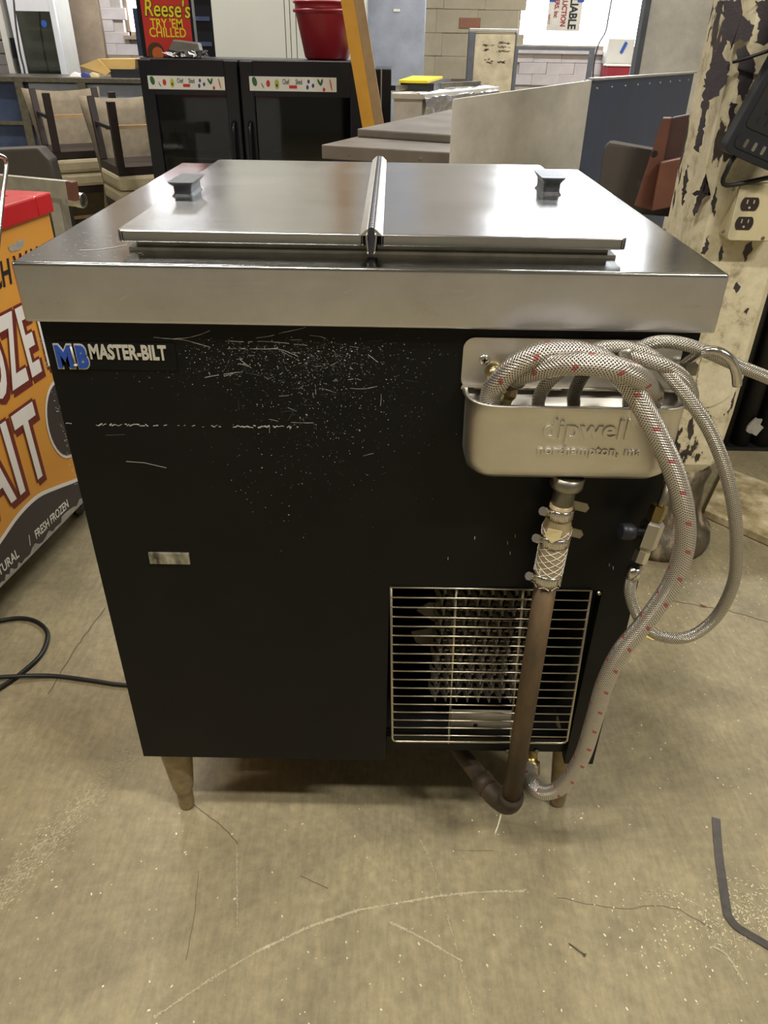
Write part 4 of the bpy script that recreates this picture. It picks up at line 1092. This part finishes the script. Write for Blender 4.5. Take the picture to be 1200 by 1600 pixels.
# sign on the cooler
SYY = CYF+.14
s0, s1_ = atY(231, 92, SYY), atY(308, 92, SYY)
sgn = thing('candy_sign', 'red candy sign with yellow lettering standing on the display cooler', 'sign', ((s0.x+s1_.x)/2, SYY, zt))
sx0, sx1, sz1 = s0.x, s1_.x-.012, 1.30
MB().bb((sx0-.02, SYY+.002, zt), (sx1+.012, SYY+.05, sz1+.01), .003).build('stand', 'cooler_black', sgn)
MB().bb((sx0, SYY-.002, zt+.004), (sx1, SYY+.002, sz1)).build('poster', 'p_sign_red', sgn)
wz = lambda y: atY(270, y, SYY).z
wS = sx1-sx0
text("Reese's", 'p_brown', sgn, (sx0+.010, SYY-.003, wz(25)), (1, 0, -.03), (0, 0, 1), .413*wS, .0005, .045, .78, shear=.15)
text("Reese's", 'p_yellow', sgn, (sx0+.010, SYY-.004, wz(25)), (1, 0, -.03), (0, 0, 1), .413*wS, .0005, .008, .78, shear=.15)
text("TRY 'EM", 'p_yellow', sgn, (sx0+wS*.5, SYY-.003, wz(44)), (1, 0, 0), (0, 0, 1), .236*wS, .0005, .012, .82, 'CENTER')
text("CHILLED", 'p_yellow', sgn, (sx0+wS*.5, SYY-.003, wz(58)), (1, 0, 0), (0, 0, 1), .236*wS, .0005, .012, .85, 'CENTER')
MB().lathe([(.030, 0), (.036, .002)], V(sx0+.040, SYY-.002, wz(82)), (0, -1, 0), 16).build('candy_picture', 'p_brown', sgn)
MB().lathe([(.020, 0), (.024, .002)], V(sx0+.048, SYY-.005, wz(84)), (0, -1, 0), 16).build('candy_picture', 'p_orange', sgn)
# wrapped package in front of the sign
pk = thing('wrapped_package', 'grey packet in crinkled clear film lying on the cooler before the sign', 'package', (s0.x+.15, CYF+.1, zt))
pa_, pb_ = atY(260, 88, CYF+.08), atY(317, 88, CYF+.08)
MB().prism([V(pa_.x, CYF+.06, zt+.002), V(pb_.x, CYF+.06, zt+.002), V(pb_.x-.01, CYF+.06, zt+.055), V(pa_.x+.04, CYF+.06, zt+.065)], (0, .06, 0), .006).build('packet', 'bag_grey', pk)
fi = MB(); rf = random.Random(8)
for k in range(26):
    x = rf.uniform(pa_.x+.0, pb_.x+.02); fi.quad(*[V(x+rf.uniform(-.03, .03), CYF+.05+rf.uniform(-.012, .006), zt+rf.uniform(0.002, .032)) for _ in range(4)])
fi.build('film', 'foil', pk, kind='stuff')
# dark appliance behind sign, white upright and steel upright refrigerators
dk = thing('dark_cabinet', 'tall dark cabinet between the red sign and the white refrigerator', 'cabinet', (-.95, 4.6, 0))
dx0, dx1 = atY(290, 50, 4.3).x, atY(333, 50, 4.3).x
MB().bb((dx0, 4.3, 0), (dx1, 4.8, 1.8), .005).build('body', 'cooler_black', dk)
for z in (1.0, 1.12, 1.24, 1.36): MB().bb((dx0+.01, 4.285, z), (dx1-.01, 4.3, z+.02)).build('rail', 'dark_steel', dk)
wf = thing('white_refrigerator', 'tall plain white refrigerator behind the display cooler and red bucket', 'refrigerator', (-.5, 4.6, 0))
wx0, wx1 = atY(334, 60, 4.25).x, atY(570, 60, 4.25).x
MB().bb((wx0, 4.27, .05), (wx1, 4.9, 2.0), .01).build('body', 'white_door', wf)
xs = [wx0, atY(446, 50, 4.25).x, atY(454, 50, 4.25).x, atY(463, 50, 4.25).x, wx1]
for i in range(4): MB().bb((xs[i]+.002, 4.25, .1), (xs[i+1]-.002, 4.268, 1.98), .002).build('door_panel', 'white_door', wf)
bfz = thing('steel_refrigerator', 'tall bluish stainless refrigerator to the right of the leaning stud', 'refrigerator', (.05, 4.7, 0))
qx0, qx1 = atY(573, 60, 4.95).x, atY(664, 60, 4.95).x
MB().bb((qx0, 4.97, .05), (qx1, 5.5, 2.0), .008).build('body', 'blue_steel', bfz)
MB().bb((qx0+.004, 4.95, .1), (qx1-.004, 4.969, 1.97), .004).build('door', 'blue_steel', bfz)
MB().bb((atY(615, 16, 4.94).x, 4.944, atY(615, 18, 4.94).z), (atY(625, 16, 4.94).x, 4.95, atY(615, 14, 4.94).z)).build('name_plate', 'letter_white', bfz)
# bucket
bc = atY(511, 91, CYF+.22); bc.z = zt+.001
bk_ = thing('red_bucket', 'round dark red plastic tub standing on the display cooler', 'bucket', bc)
rb0 = (atY(545, 88, CYF+.25).x-atY(477, 88, CYF+.25).x)/2; rb1 = (atY(561, 10, CYF+.25).x-atY(464, 10, CYF+.25).x)/2
hgt = atY(500, 6, CYF+.25-rb1).z-zt
MB().lathe([(rb0*.9, 0), (rb0, .008), (rb1*.97, hgt-.035), (rb1*.98, hgt-.03), (rb1*1.06, hgt-.028), (rb1*1.06, hgt-.018), (rb1*.97, hgt-.018), (rb1*1.0, hgt+.002), (rb1*1.05, hgt+.004), (rb1*1.05, hgt+.010), (rb1*.96, hgt+.010), (rb1*.93, hgt-.02), (rb0*.9, .02)], bc, (0, 0, 1), 32).build('tub', 'bucket_red', bk_)
# leaning stud
g0, g1 = atY(568, 205, 2.56), atY(533, 0, 2.62)
gdir = (g1-g0).normalized(); gb = g0-gdir*(g0.z/gdir.z); gt = g0+gdir*1.45
st = thing('leaning_stud', 'wooden stud with one yellow painted face leaning behind the counter', 'lumber', gb)
side = V(.052, 0, 0)
def stud(o0, o1, m, nm): MB().prism([gb+V(o0, 0, .0), gb+V(o1, 0, .0), gb+V(o1, .04, .0), gb+V(o0, .04, .0)], gt-gb, 0).build(nm, m, st)
off = 0
stud(-.002, .047, 'yellow_paint', 'painted_face'); stud(.0475, .084, 'raw_wood', 'bare_face')

# prep table with foil edge, yellow pad
pt = thing('prep_table', 'grey steel prep table with crumpled foil edge behind the counter', 'table', (.25, 3.0, 0))
q0, q1 = atY(612, 141, 2.9), atY(664, 146, 2.9); q2 = atY(775, 130, 3.5)
zq = .855
tp = [V(q0.x, 2.9, 0), V(q1.x, 2.88, 0), V(q2.x+.03, 3.6, 0), V(q0.x+.06, 3.6, 0)]
MB().prism([p+V(0, 0, zq-.02) for p in tp], (0, 0, .02), .002).build('worktop', 'far_steel', pt)
MB().prism([tp[0]+V(.01, .02, .0), tp[1]+V(-.01, .02, .0), tp[2]+V(-.02, -.02, .0), tp[3]+V(.01, -.02, .0)], (0, 0, zq-.02)).build('body', 'far_steel', pt)
fo = MB(); rf = random.Random(9); A_, B_ = tp[1]+V(0, -.006, 0), tp[2]+V(.0, -.006, 0); pts = []
for i in range(24):
    t = i/23; p = A_.lerp(B_, t); row = []
    for j in range(6):
        row.append(fo.b.verts.new(p+V(rf.uniform(-.006, .006)-(.03 if j > 3 else 0)*(j-3), rf.uniform(-.006, .006)+(.01 if j > 3 else 0), zq-.075+.02*min(j, 4)+rf.uniform(-.004, .004))))
    pts.append(row)
for i in range(23):
    for j in range(5): fo.b.faces.new([pts[i][j], pts[i+1][j], pts[i+1][j+1], pts[i][j+1]])
fo.build('foil_edge', 'foil', pt)
MB().beam(V(q0.x+.005, 3.0, zq+.014), V(q2.x-.08, 3.56, zq+.014), .03, .02).build('edge_rail', 'dull_zinc', pt)
yp = thing('binder', 'black binder with bright yellow cover lying on the prep table', 'binder', (.1, 3.3, zq))
yq = [atZ(x, y, zq+.04) for x, y in ((623, 129), (669, 128), (688, 117), (642, 114))]
MB().prism([V(p.x, max(3.05, min(p.y, 3.56)), zq+.032) for p in yq], (0, 0, .010)).build('cover', 'yellow_pad', yp)
MB().prism([V(p.x+.01, max(3.07, min(p.y, 3.56)), zq+.001) for p in (yq[0], yq[1]+V(.02, 0, 0), yq[2]+V(.03, 0, 0), yq[3])], (0, 0, .030)).build('pages', 'black_plastic', yp)

# framed board, metal frame, white box, steel upright
fbd = thing('framed_board', 'dirty cream board in a metal frame standing before the block wall', 'board', (.5, 5.3, 0))
f0, f1 = atY(738, 130, 5.3), atY(806, 54, 5.3)
MB().bb((f0.x, 5.3, .02), (f1.x, 5.34, f1.z)).build('board', 'board_dirty', fbd)
MB().bb((f0.x-.045, 5.29, 0), (f0.x-.002, 5.36, f1.z+.012), .003).build('frame_bar', 'frame_grey', fbd)
MB().bb((f0.x-.045, 5.29, f1.z+.012), (f1.x+.012, 5.36, f1.z+.032), .003).build('frame_bar', 'alu', fbd)
MB().bb((f1.x+.001, 5.29, 0), (f1.x+.014, 5.36, f1.z+.012), .003).build('frame_bar', 'dull_zinc', fbd)
bl_ = MB(); rr = random.Random(14)
for cx, cy, w_, h_ in ((.3, .72, .26, .05), (.3, .60, .22, .06), (.72, .78, .3, .04), (.7, .68, .34, .05), (.7, .58, .3, .03), (.35, .32, .18, .12), (.68, .3, .18, .06)):
    for k in range(14):
        X = f0.x+(f1.x-f0.x)*(cx+rr.uniform(-.5, .5)*w_); Z = .86+(f1.z-.86)*(cy+rr.uniform(-.5, .5)*h_)
        bl_.strip([V(X, 5.2985, Z), V(X+rr.uniform(.005, .02), 5.2985, Z+rr.uniform(-.004, .004))], rr.uniform(.002, .006), (0, 1, 0))
bl_.build('faded_print', 'chair_taupe', fbd, kind='stuff')
mf = thing('metal_frame', 'empty dark metal frame standing in front of the white brick wall', 'frame', (1.2, 5.0, 0))
m0, m1 = atY(806, 72, 5.0), atY(930, 76, 5.0)
MB().bb((m0.x, 5.0, m0.z-.02), (m1.x, 5.03, m0.z)).build('frame_bar', 'frame_grey', mf)
MB().bb((m0.x, 5.0, 0), (m0.x+.02, 5.03, m0.z-.02)).build('frame_bar', 'frame_grey', mf)
MB().bb((m1.x-.03, 5.0, 0), (m1.x, 5.03, m0.z-.02)).build('frame_bar', 'frame_grey', mf)
wbx = thing('white_box', 'white panel box with a blue marker stroke on the back wall', 'box', (1.8, 5.9, 1))
g = [atY(946, 100, 5.82), atY(993, 61, 5.82)]
MB().bb((g[0].x, 5.82, g[0].z), (g[1].x, 5.96, g[1].z), .004).build('box', 'box_white', wbx)
MB().beam(atY(970, 83, 5.815), atY(979, 66, 5.815), .022, .004, (0, 1, 0)).build('blue_stroke', 'card_blue', wbx)
g = [atY(947, 121, 5.7), atY(985, 104, 5.7)]
rbx = thing('red_crate', 'red crate below the white panel box by the back wall', 'crate', (g[0].x, 5.8, 0))
MB().bb((g[0].x, 5.7, .3), (g[1].x, 5.9, g[1].z), .004).build('crate', 'text_maroon', rbx); MB().bb((g[0].x-.01, 5.69, g[1].z), (g[1].x+.01, 5.81, g[1].z+.012), .004).build('crate_lid', 'letter_white', rbx)
MB().bb((g[0].x, 5.7, 0), (g[1].x, 5.9, .3)).build('crate_base', 'letter_white', rbx)
ss = thing('steel_upright', 'tall brushed stainless cabinet to the left of the peeling post', 'cabinet', (1.3, 3.2, 0))
s0_ = atY(986, 118, 3.1); s1__ = atY(1009, 0, 3.1); xe = 1.95
MB().bb((s0_.x+.03, 3.1, 0), (xe, 3.15, 1.50), .004).build('body', 'far_steel', ss)
MB().bb((s0_.x+.006, 3.085, 0), (s0_.x+.03, 3.15, 1.50), .003).build('corner_post', 'frame_grey', ss)
# hanging paper sign in the window
WSY = WY-.02
hs_ = thing('paper_sign', 'sideways cream paper sign taped in the bright window', 'sign', atY(885, 48, WSY))
z1_ = 1.42; r0, r1 = atY(853, 48, WSY), atY(905, 48, WSY)
MB().bb((r0.x, WSY, r0.z), (r1.x, WSY+.003, z1_)).build('sheet', 'sign_cream', hs_)
def vtext(s, m, px, size, zbot):
    p = atY(px, 20, WSY-.002); text(s, m, hs_, (p.x, WSY-.0015, zbot), (0, 0, -1), (1, 0, 0), size, .0004, .03, .8, 'RIGHT')
zb_ = r0.z+.012
vtext('RELIABLE', 'p_black', 890, .082, zb_); vtext('CONSTRUCTION', 'text_maroon', 877.5, .052, zb_+.015); vtext('FILTERS, Inc', 'text_maroon', 866, .044, zb_+.07)
vtext('local 2 7 7', 'text_maroon', 858, .018, zb_+.03)
for x in (r0.x, r1.x-.04): MB().bb((x, WSY-.001, 1.30), (x+.05, WSY+.004, 1.33)).build('tape', 'card_blue', hs_)
tag(MB().tube(catmull([atY(957, -8, 5.90), atY(951, 25, 5.90), atY(946, 50, 5.90), atY(935, 70, 5.90), atY(928, 100, 5.90), atY(926, 128, 5.90)], 4), .006, 6).build('wall_cable', 'cable_grey'), 'thin dark cable running down beside the bright right window', 'cable')

# ------------------------------------------------------------------ LEFT BACKGROUND
TY = 4.62
wt_ = thing('steel_table', 'long dark steel table behind the stacked chairs', 'table', (-2, TY, 0))
z_t = atY(100, 121, TY).z
tx0, tx1 = -3.6, atY(236, 125, 4.6).x
MB().bb((tx0, TY, z_t-.028), (tx1, TY+.45, z_t), .003).build('worktop', 'dull_zinc', wt_)
MB().bb((tx0, TY+.04, .25), (tx1, TY+.06, z_t-.028)).build('front_panel', 'dark_steel', wt_)
for px in (33, 130): 
    xx = atY(px, 150, TY).x; MB().bb((xx-.025, TY, 0), (xx+.025, TY+.04, z_t-.028)).build('leg', 'dull_zinc', wt_)
MB().bb((tx0, TY+.015, .55), (tx1, TY+.04, .57)).build('rail', 'dull_zinc', wt_)
MB().bb((atY(45, 150, TY).x, TY+.03, z_t-.16), (tx1, TY+.04, z_t-.035)).build('apron', 'blue_steel', wt_)
cbx = thing('cardboard_box', 'flattened tan cardboard box resting on the long steel table', 'cardboard', (-1.4, TY+.3, z_t))
ca = [atY(x, y, TY+.15) for x, y in ((153, 92), (212, 92), (212, 108), (174, 110))]
MB().prism([V(p.x, TY+.14, p.z) for p in ca], (0, .28, 0), .002).build('panel', 'cardboard', cbx)
cb = [atY(x, y, TY+.1) for x, y in ((124, 103), (140, 97), (153, 92), (172, 112), (166, 118), (152, 112))]
MB().prism([V(p.x, TY+.10, p.z) for p in cb], (0, .02, .0), .001).build('flap', 'cardboard', cbx)
MB().bb((atY(172, 110, TY+.12).x, TY+.12, z_t+.001), (atY(213, 110, TY).x+.05, TY+.42, z_t+.045)).build('tray', 'black_plastic', cbx)
rg = random.Random(31)
for k, (px, m, lb_) in enumerate(((118, 'letter_white', 'crumpled white paper on the steel table beside the cardboard'), (133, 'p_blue', 'blue printed packet on the steel table beside the cardboard'), (146, 'tape_cream', 'cream packet on the steel table under the cardboard flap'))):
    p = atY(px, 117, TY+.06); o_ = MB().prism([V(p.x-.04, TY+.06, z_t+.001), V(p.x+.035, TY+.055, z_t+.001), V(p.x+.03, TY+.06, z_t+.018), V(p.x-.01, TY+.06, z_t+.028), V(p.x-.035, TY+.06, z_t+.012)], (0, .035, 0), .002).build('paper_packet', m); tag(o_, lb_, 'packet')
# upright glass-door refrigerator in the corner
gf_ = thing('glass_door_refrigerator', 'white framed glass door refrigerator at the far upper left', 'refrigerator', (-2.6, 5.4, 0))
GYY = 5.3
e0, e1 = atY(40, 20, GYY).x, atY(100, 20, GYY).x
e0 = atY(58, 110, GYY).x-.02; e1 = atY(110, 110, GYY).x
e0, e1 = e0-.09, e1-.03
MB().bb((e0-.10, GYY+.03, 0), (e1, GYY+.28, .08)).bb((e0-.10, GYY+.03, .08), (e0-.06, GYY+.28, 1.9)).bb((e1-.03, GYY+.03, .08), (e1, GYY+.28, 1.9)).bb((e0-.06, GYY+.24, .08), (e1-.03, GYY+.28, 1.9)).bb((e0-.10, GYY+.03, 1.9), (e1, GYY+.28, 1.98)).build('body', 'box_white', gf_)
zt_ = atY(70, 8, GYY).z
gd = MB().bb((e0, GYY-.01, .1), (e0+.045, GYY+.028, 1.9), .003).bb((e1-.035, GYY-.01, .1), (e1, GYY+.028, 1.9), .003).bb((e0+.045, GYY-.01, zt_-.035), (e1-.035, GYY+.028, zt_+.035)).build('door_frame', 'white_enamel', gf_)
MB().bb((e0+.045, GYY, .12), (e1-.035, GYY+.006, zt_-.035)).build('door_glass', 'fridge_glass', gd)
MB().bb((e0+.045, GYY+.0, zt_+.035), (e1-.035, GYY+.02, 1.9)).build('light_box', 'cooler_black', gf_)
for k in range(5): MB().bb((e0+.0, GYY+.06, .72+k*.115), (e1-.035, GYY+.22, .728+k*.115)).build('shelf', 'alu', gf_)
MB().lathe([(.02, 0), (.02, .002)], atY(69, 37, GYY-.003), (0, -1, 0), 14).build('sticker', 'card_blue', gf_)
MB().bb((e0-.035, GYY-.005, .9), (e0-.012, GYY+.03, 1.02)).build('door_handle', 'cooler_black', gf_)
wr = thing('wire_shelf', 'pale shelving in front of white blocks at the upper left corner', 'shelf', (-3.0, 5.2, 0))
for z in (.92, 1.0, 1.085, 1.16, 1.21): MB().bb((-3.6, 5.15, z), ((e0-.13), 5.5, z+.01)).build('shelf_board', 'alu', wr)
for xx in (-3.55, (e0-.13)-.01): MB().bb((xx-.015, 5.15, 0), (xx+.015, 5.18, 1.8)).bb((xx-.015, 5.47, 0), (xx+.015, 5.5, 1.8)).build('post', 'chair_taupe', wr)
tag(MB().tube(catmull([atY(21, -5, 5.1), atY(25, 40, 5.1), atY(31, 80, 5.1), atY(38, 124, 5.1), V(-2.62, 5.1, .75)], 4), .006, 6).build('hanging_cable', 'cable_grey'), 'dark cable hanging beside the glass door refrigerator', 'cable')
tag(MB().bb((-2.08, 5.2, 0), (-1.80, 5.23, 1.02), .003).build('leaning_panel', 'dark_steel'), 'dark grey panel leaning beside the red sign', 'panel')
o_ = bpy.data.objects['leaning_panel']; xx = atY(222, 60, CYF+.3).x
o_.data.clear_geometry(); b_ = bmesh.new(); bmesh.ops.create_cube(b_, size=1); b_.to_mesh(o_.data); b_.free()
o_.scale = (.045, .10, .175); o_.location = (atY(227, 70, CYF+.3).x-.01, CYF+.34, zt+.088); o_['label'] = 'grey box end standing on the cooler left of the red sign'; o_['category'] = 'box'; o_.name = 'grey_box'

# stacked dining chairs
def make_chair(label, loc, yaw, flip):
    """seat faces local -Y; legs, curved high back"""
    t = bpy.data.objects.new('dining_chair', None); COL.objects.link(t); t['label'] = label; t['category'] = 'chair'
    t['group'] = 'stacked dining chairs'
    def P(b, n, m): o = b.build(n, m, None, False); o.parent = t; return o
    W2, D2, SH = .235, .235, .47
    t.empty_display_size = .05
    P(MB().prism([V(x, y, SH-.085) for x, y in rrect(-W2, -D2, W2, D2-.02, .04, 3)], (0, 0, .085), .022), 'seat', 'chair_cream')
    P(MB().bb((-W2+.01, -D2+.01, SH-.13), (W2-.01, D2-.02, SH-.087)), 'seat_frame', 'chair_wood')
    for x in (-W2+.03, W2-.03):
        P(MB().beam(V(x, -D2+.03, SH-.13), V(x, -D2+.02, 0), .042, .042, (1, 0, 0)), 'leg', 'chair_wood')
        P(MB().beam(V(x, D2-.05, SH-.13), V(x, D2+.03, 0), .038, .038, (1, 0, 0)), 'leg', 'chair_wood')
        P(MB().beam(V(x, -D2+.03, .14), V(x, D2, .14), .018, .02), 'stretcher', 'chair_wood')
    P(MB().beam(V(-W2+.03, 0, .15), V(W2-.03, 0, .15), .018, .02), 'stretcher', 'raw_wood')
    b = MB(); nx, nz = 8, 8; F = []; K = []
    for j in range(nz+1):
        tz = j/nz; z = SH-.10+tz*.56; w = .215+.045*tz**1.5; y0 = D2-.01+.16*tz**1.3
        rf_, rk = [], []
        for i in range(nx+1):
            s_ = i/nx*2-1; x = s_*w; yc = y0-.035*s_*s_*tz; zz = z+(.025*s_*s_-.01)*(tz > .99)
            th = .030 if 0 < j < nz else .014
            if abs(s_) > .99: th *= .5
            rf_.append(b.b.verts.new(V(x, yc-th, zz))); rk.append(b.b.verts.new(V(x, yc+th, zz)))
        F.append(rf_); K.append(rk)
    for j in range(nz):
        for i in range(nx):
            b.b.faces.new([F[j][i], F[j][i+1], F[j+1][i+1], F[j+1][i]]); b.b.faces.new([K[j][i], K[j+1][i], K[j+1][i+1], K[j][i+1]])
        b.b.faces.new([F[j][0], F[j+1][0], K[j+1][0], K[j][0]]); b.b.faces.new([F[j][nx], K[j][nx], K[j+1][nx], F[j+1][nx]])
    for i in range(nx):
        b.b.faces.new([F[0][i], K[0][i], K[0][i+1], F[0][i+1]]); b.b.faces.new([F[nz][i], F[nz][i+1], K[nz][i+1], K[nz][i]])
    for f in b.b.faces: f.smooth = True
    P(b, 'backrest', 'chair_taupe')
    R0 = Matrix.Rotation(yaw, 4, 'Z')
    if flip: R0 = R0 @ Matrix.Translation((0, 0, .942)) @ Matrix.Rotation(math.pi, 4, 'Y')
    t.matrix_world = Matrix.Translation(Vector(loc)) @ Matrix.Scale(.83, 4) @ R0
    return t
ya = math.radians(32)
for i, (x, y) in enumerate(((-1.76, 4.02), (-1.25, 3.50))):
    w_ = ('left', 'right')[i]
    c = make_chair(f'upright taupe dining chair at the bottom of the {w_} chair stack', (x, y, 0), ya, False); del c['group']; c['group'] = 'stacked dining chairs'
    make_chair(f'upside-down taupe dining chair on top of the {w_} chair stack', (x, y, 0), ya, True)

# upholstered bench end and ladder at the left
be = thing('upholstered_bench', 'dark taupe upholstered bench behind the aluminium ladder', 'bench', (-2.1, 3.2, 0))
u = [atY(x, y, 2.9) for x, y in ((-120, 238), (58, 231), (76, 250), (90, 300), (92, 345), (-120, 345))]
MB().prism(u, (0, .10, 0), .01).build('backrest', 'uph_grey', be)
MB().bb((-2.7, 2.9, 0), (-1.66, 3.3, .30), .01).build('base', 'uph_grey', be)
la_ = thing('aluminium_ladder', 'aluminium ladder with red tipped rail beside the stacked chairs', 'ladder', (-1.3, 2.0, 0))
LY = 1.95
def bm_(a, b, w, h, n, m='ladder_alu', up=(0, 1, 0)): MB().beam(a, b, w, h, up, .002).build(n, m, la_)
r0 = atY(-150, 272, LY+.1); r1_ = atY(108, 297, LY-.1); bm_(r0, r1_, .022, .055, 'rail', up=(0, 0, 1))
r2 = atY(119, 299, LY-.11); bm_(r1_, r2, .024, .057, 'red_tip', 'wood_red', up=(0, 0, 1))
for px, w in ((84, .035), (96, .022)):
    t0 = atY(px, 302, LY-.06+(.1 if px == 96 else 0)); dirn = V(-.005, -.02, -1); bm_(t0, t0+dirn*t0.z*.998, w, .025, 'upright')
for px in (38, 8): t0 = atY(px, 290, LY); bm_(t0, t0+V(0, 0, -t0.z*.999), .03, .02, 'upright')
MB().tube([atY(-150, 288, LY+.28), atY(122, 312, LY+.18)], .024, 14, False).build('round_rung', 'ladder_alu', la_)
MB().tube([atY(121, 312, LY+.18), atY(131, 313.5, LY+.175)], .0255, 14, False).build('rung_end', 'alu', la_)
print('objects', len(bpy.data.objects))
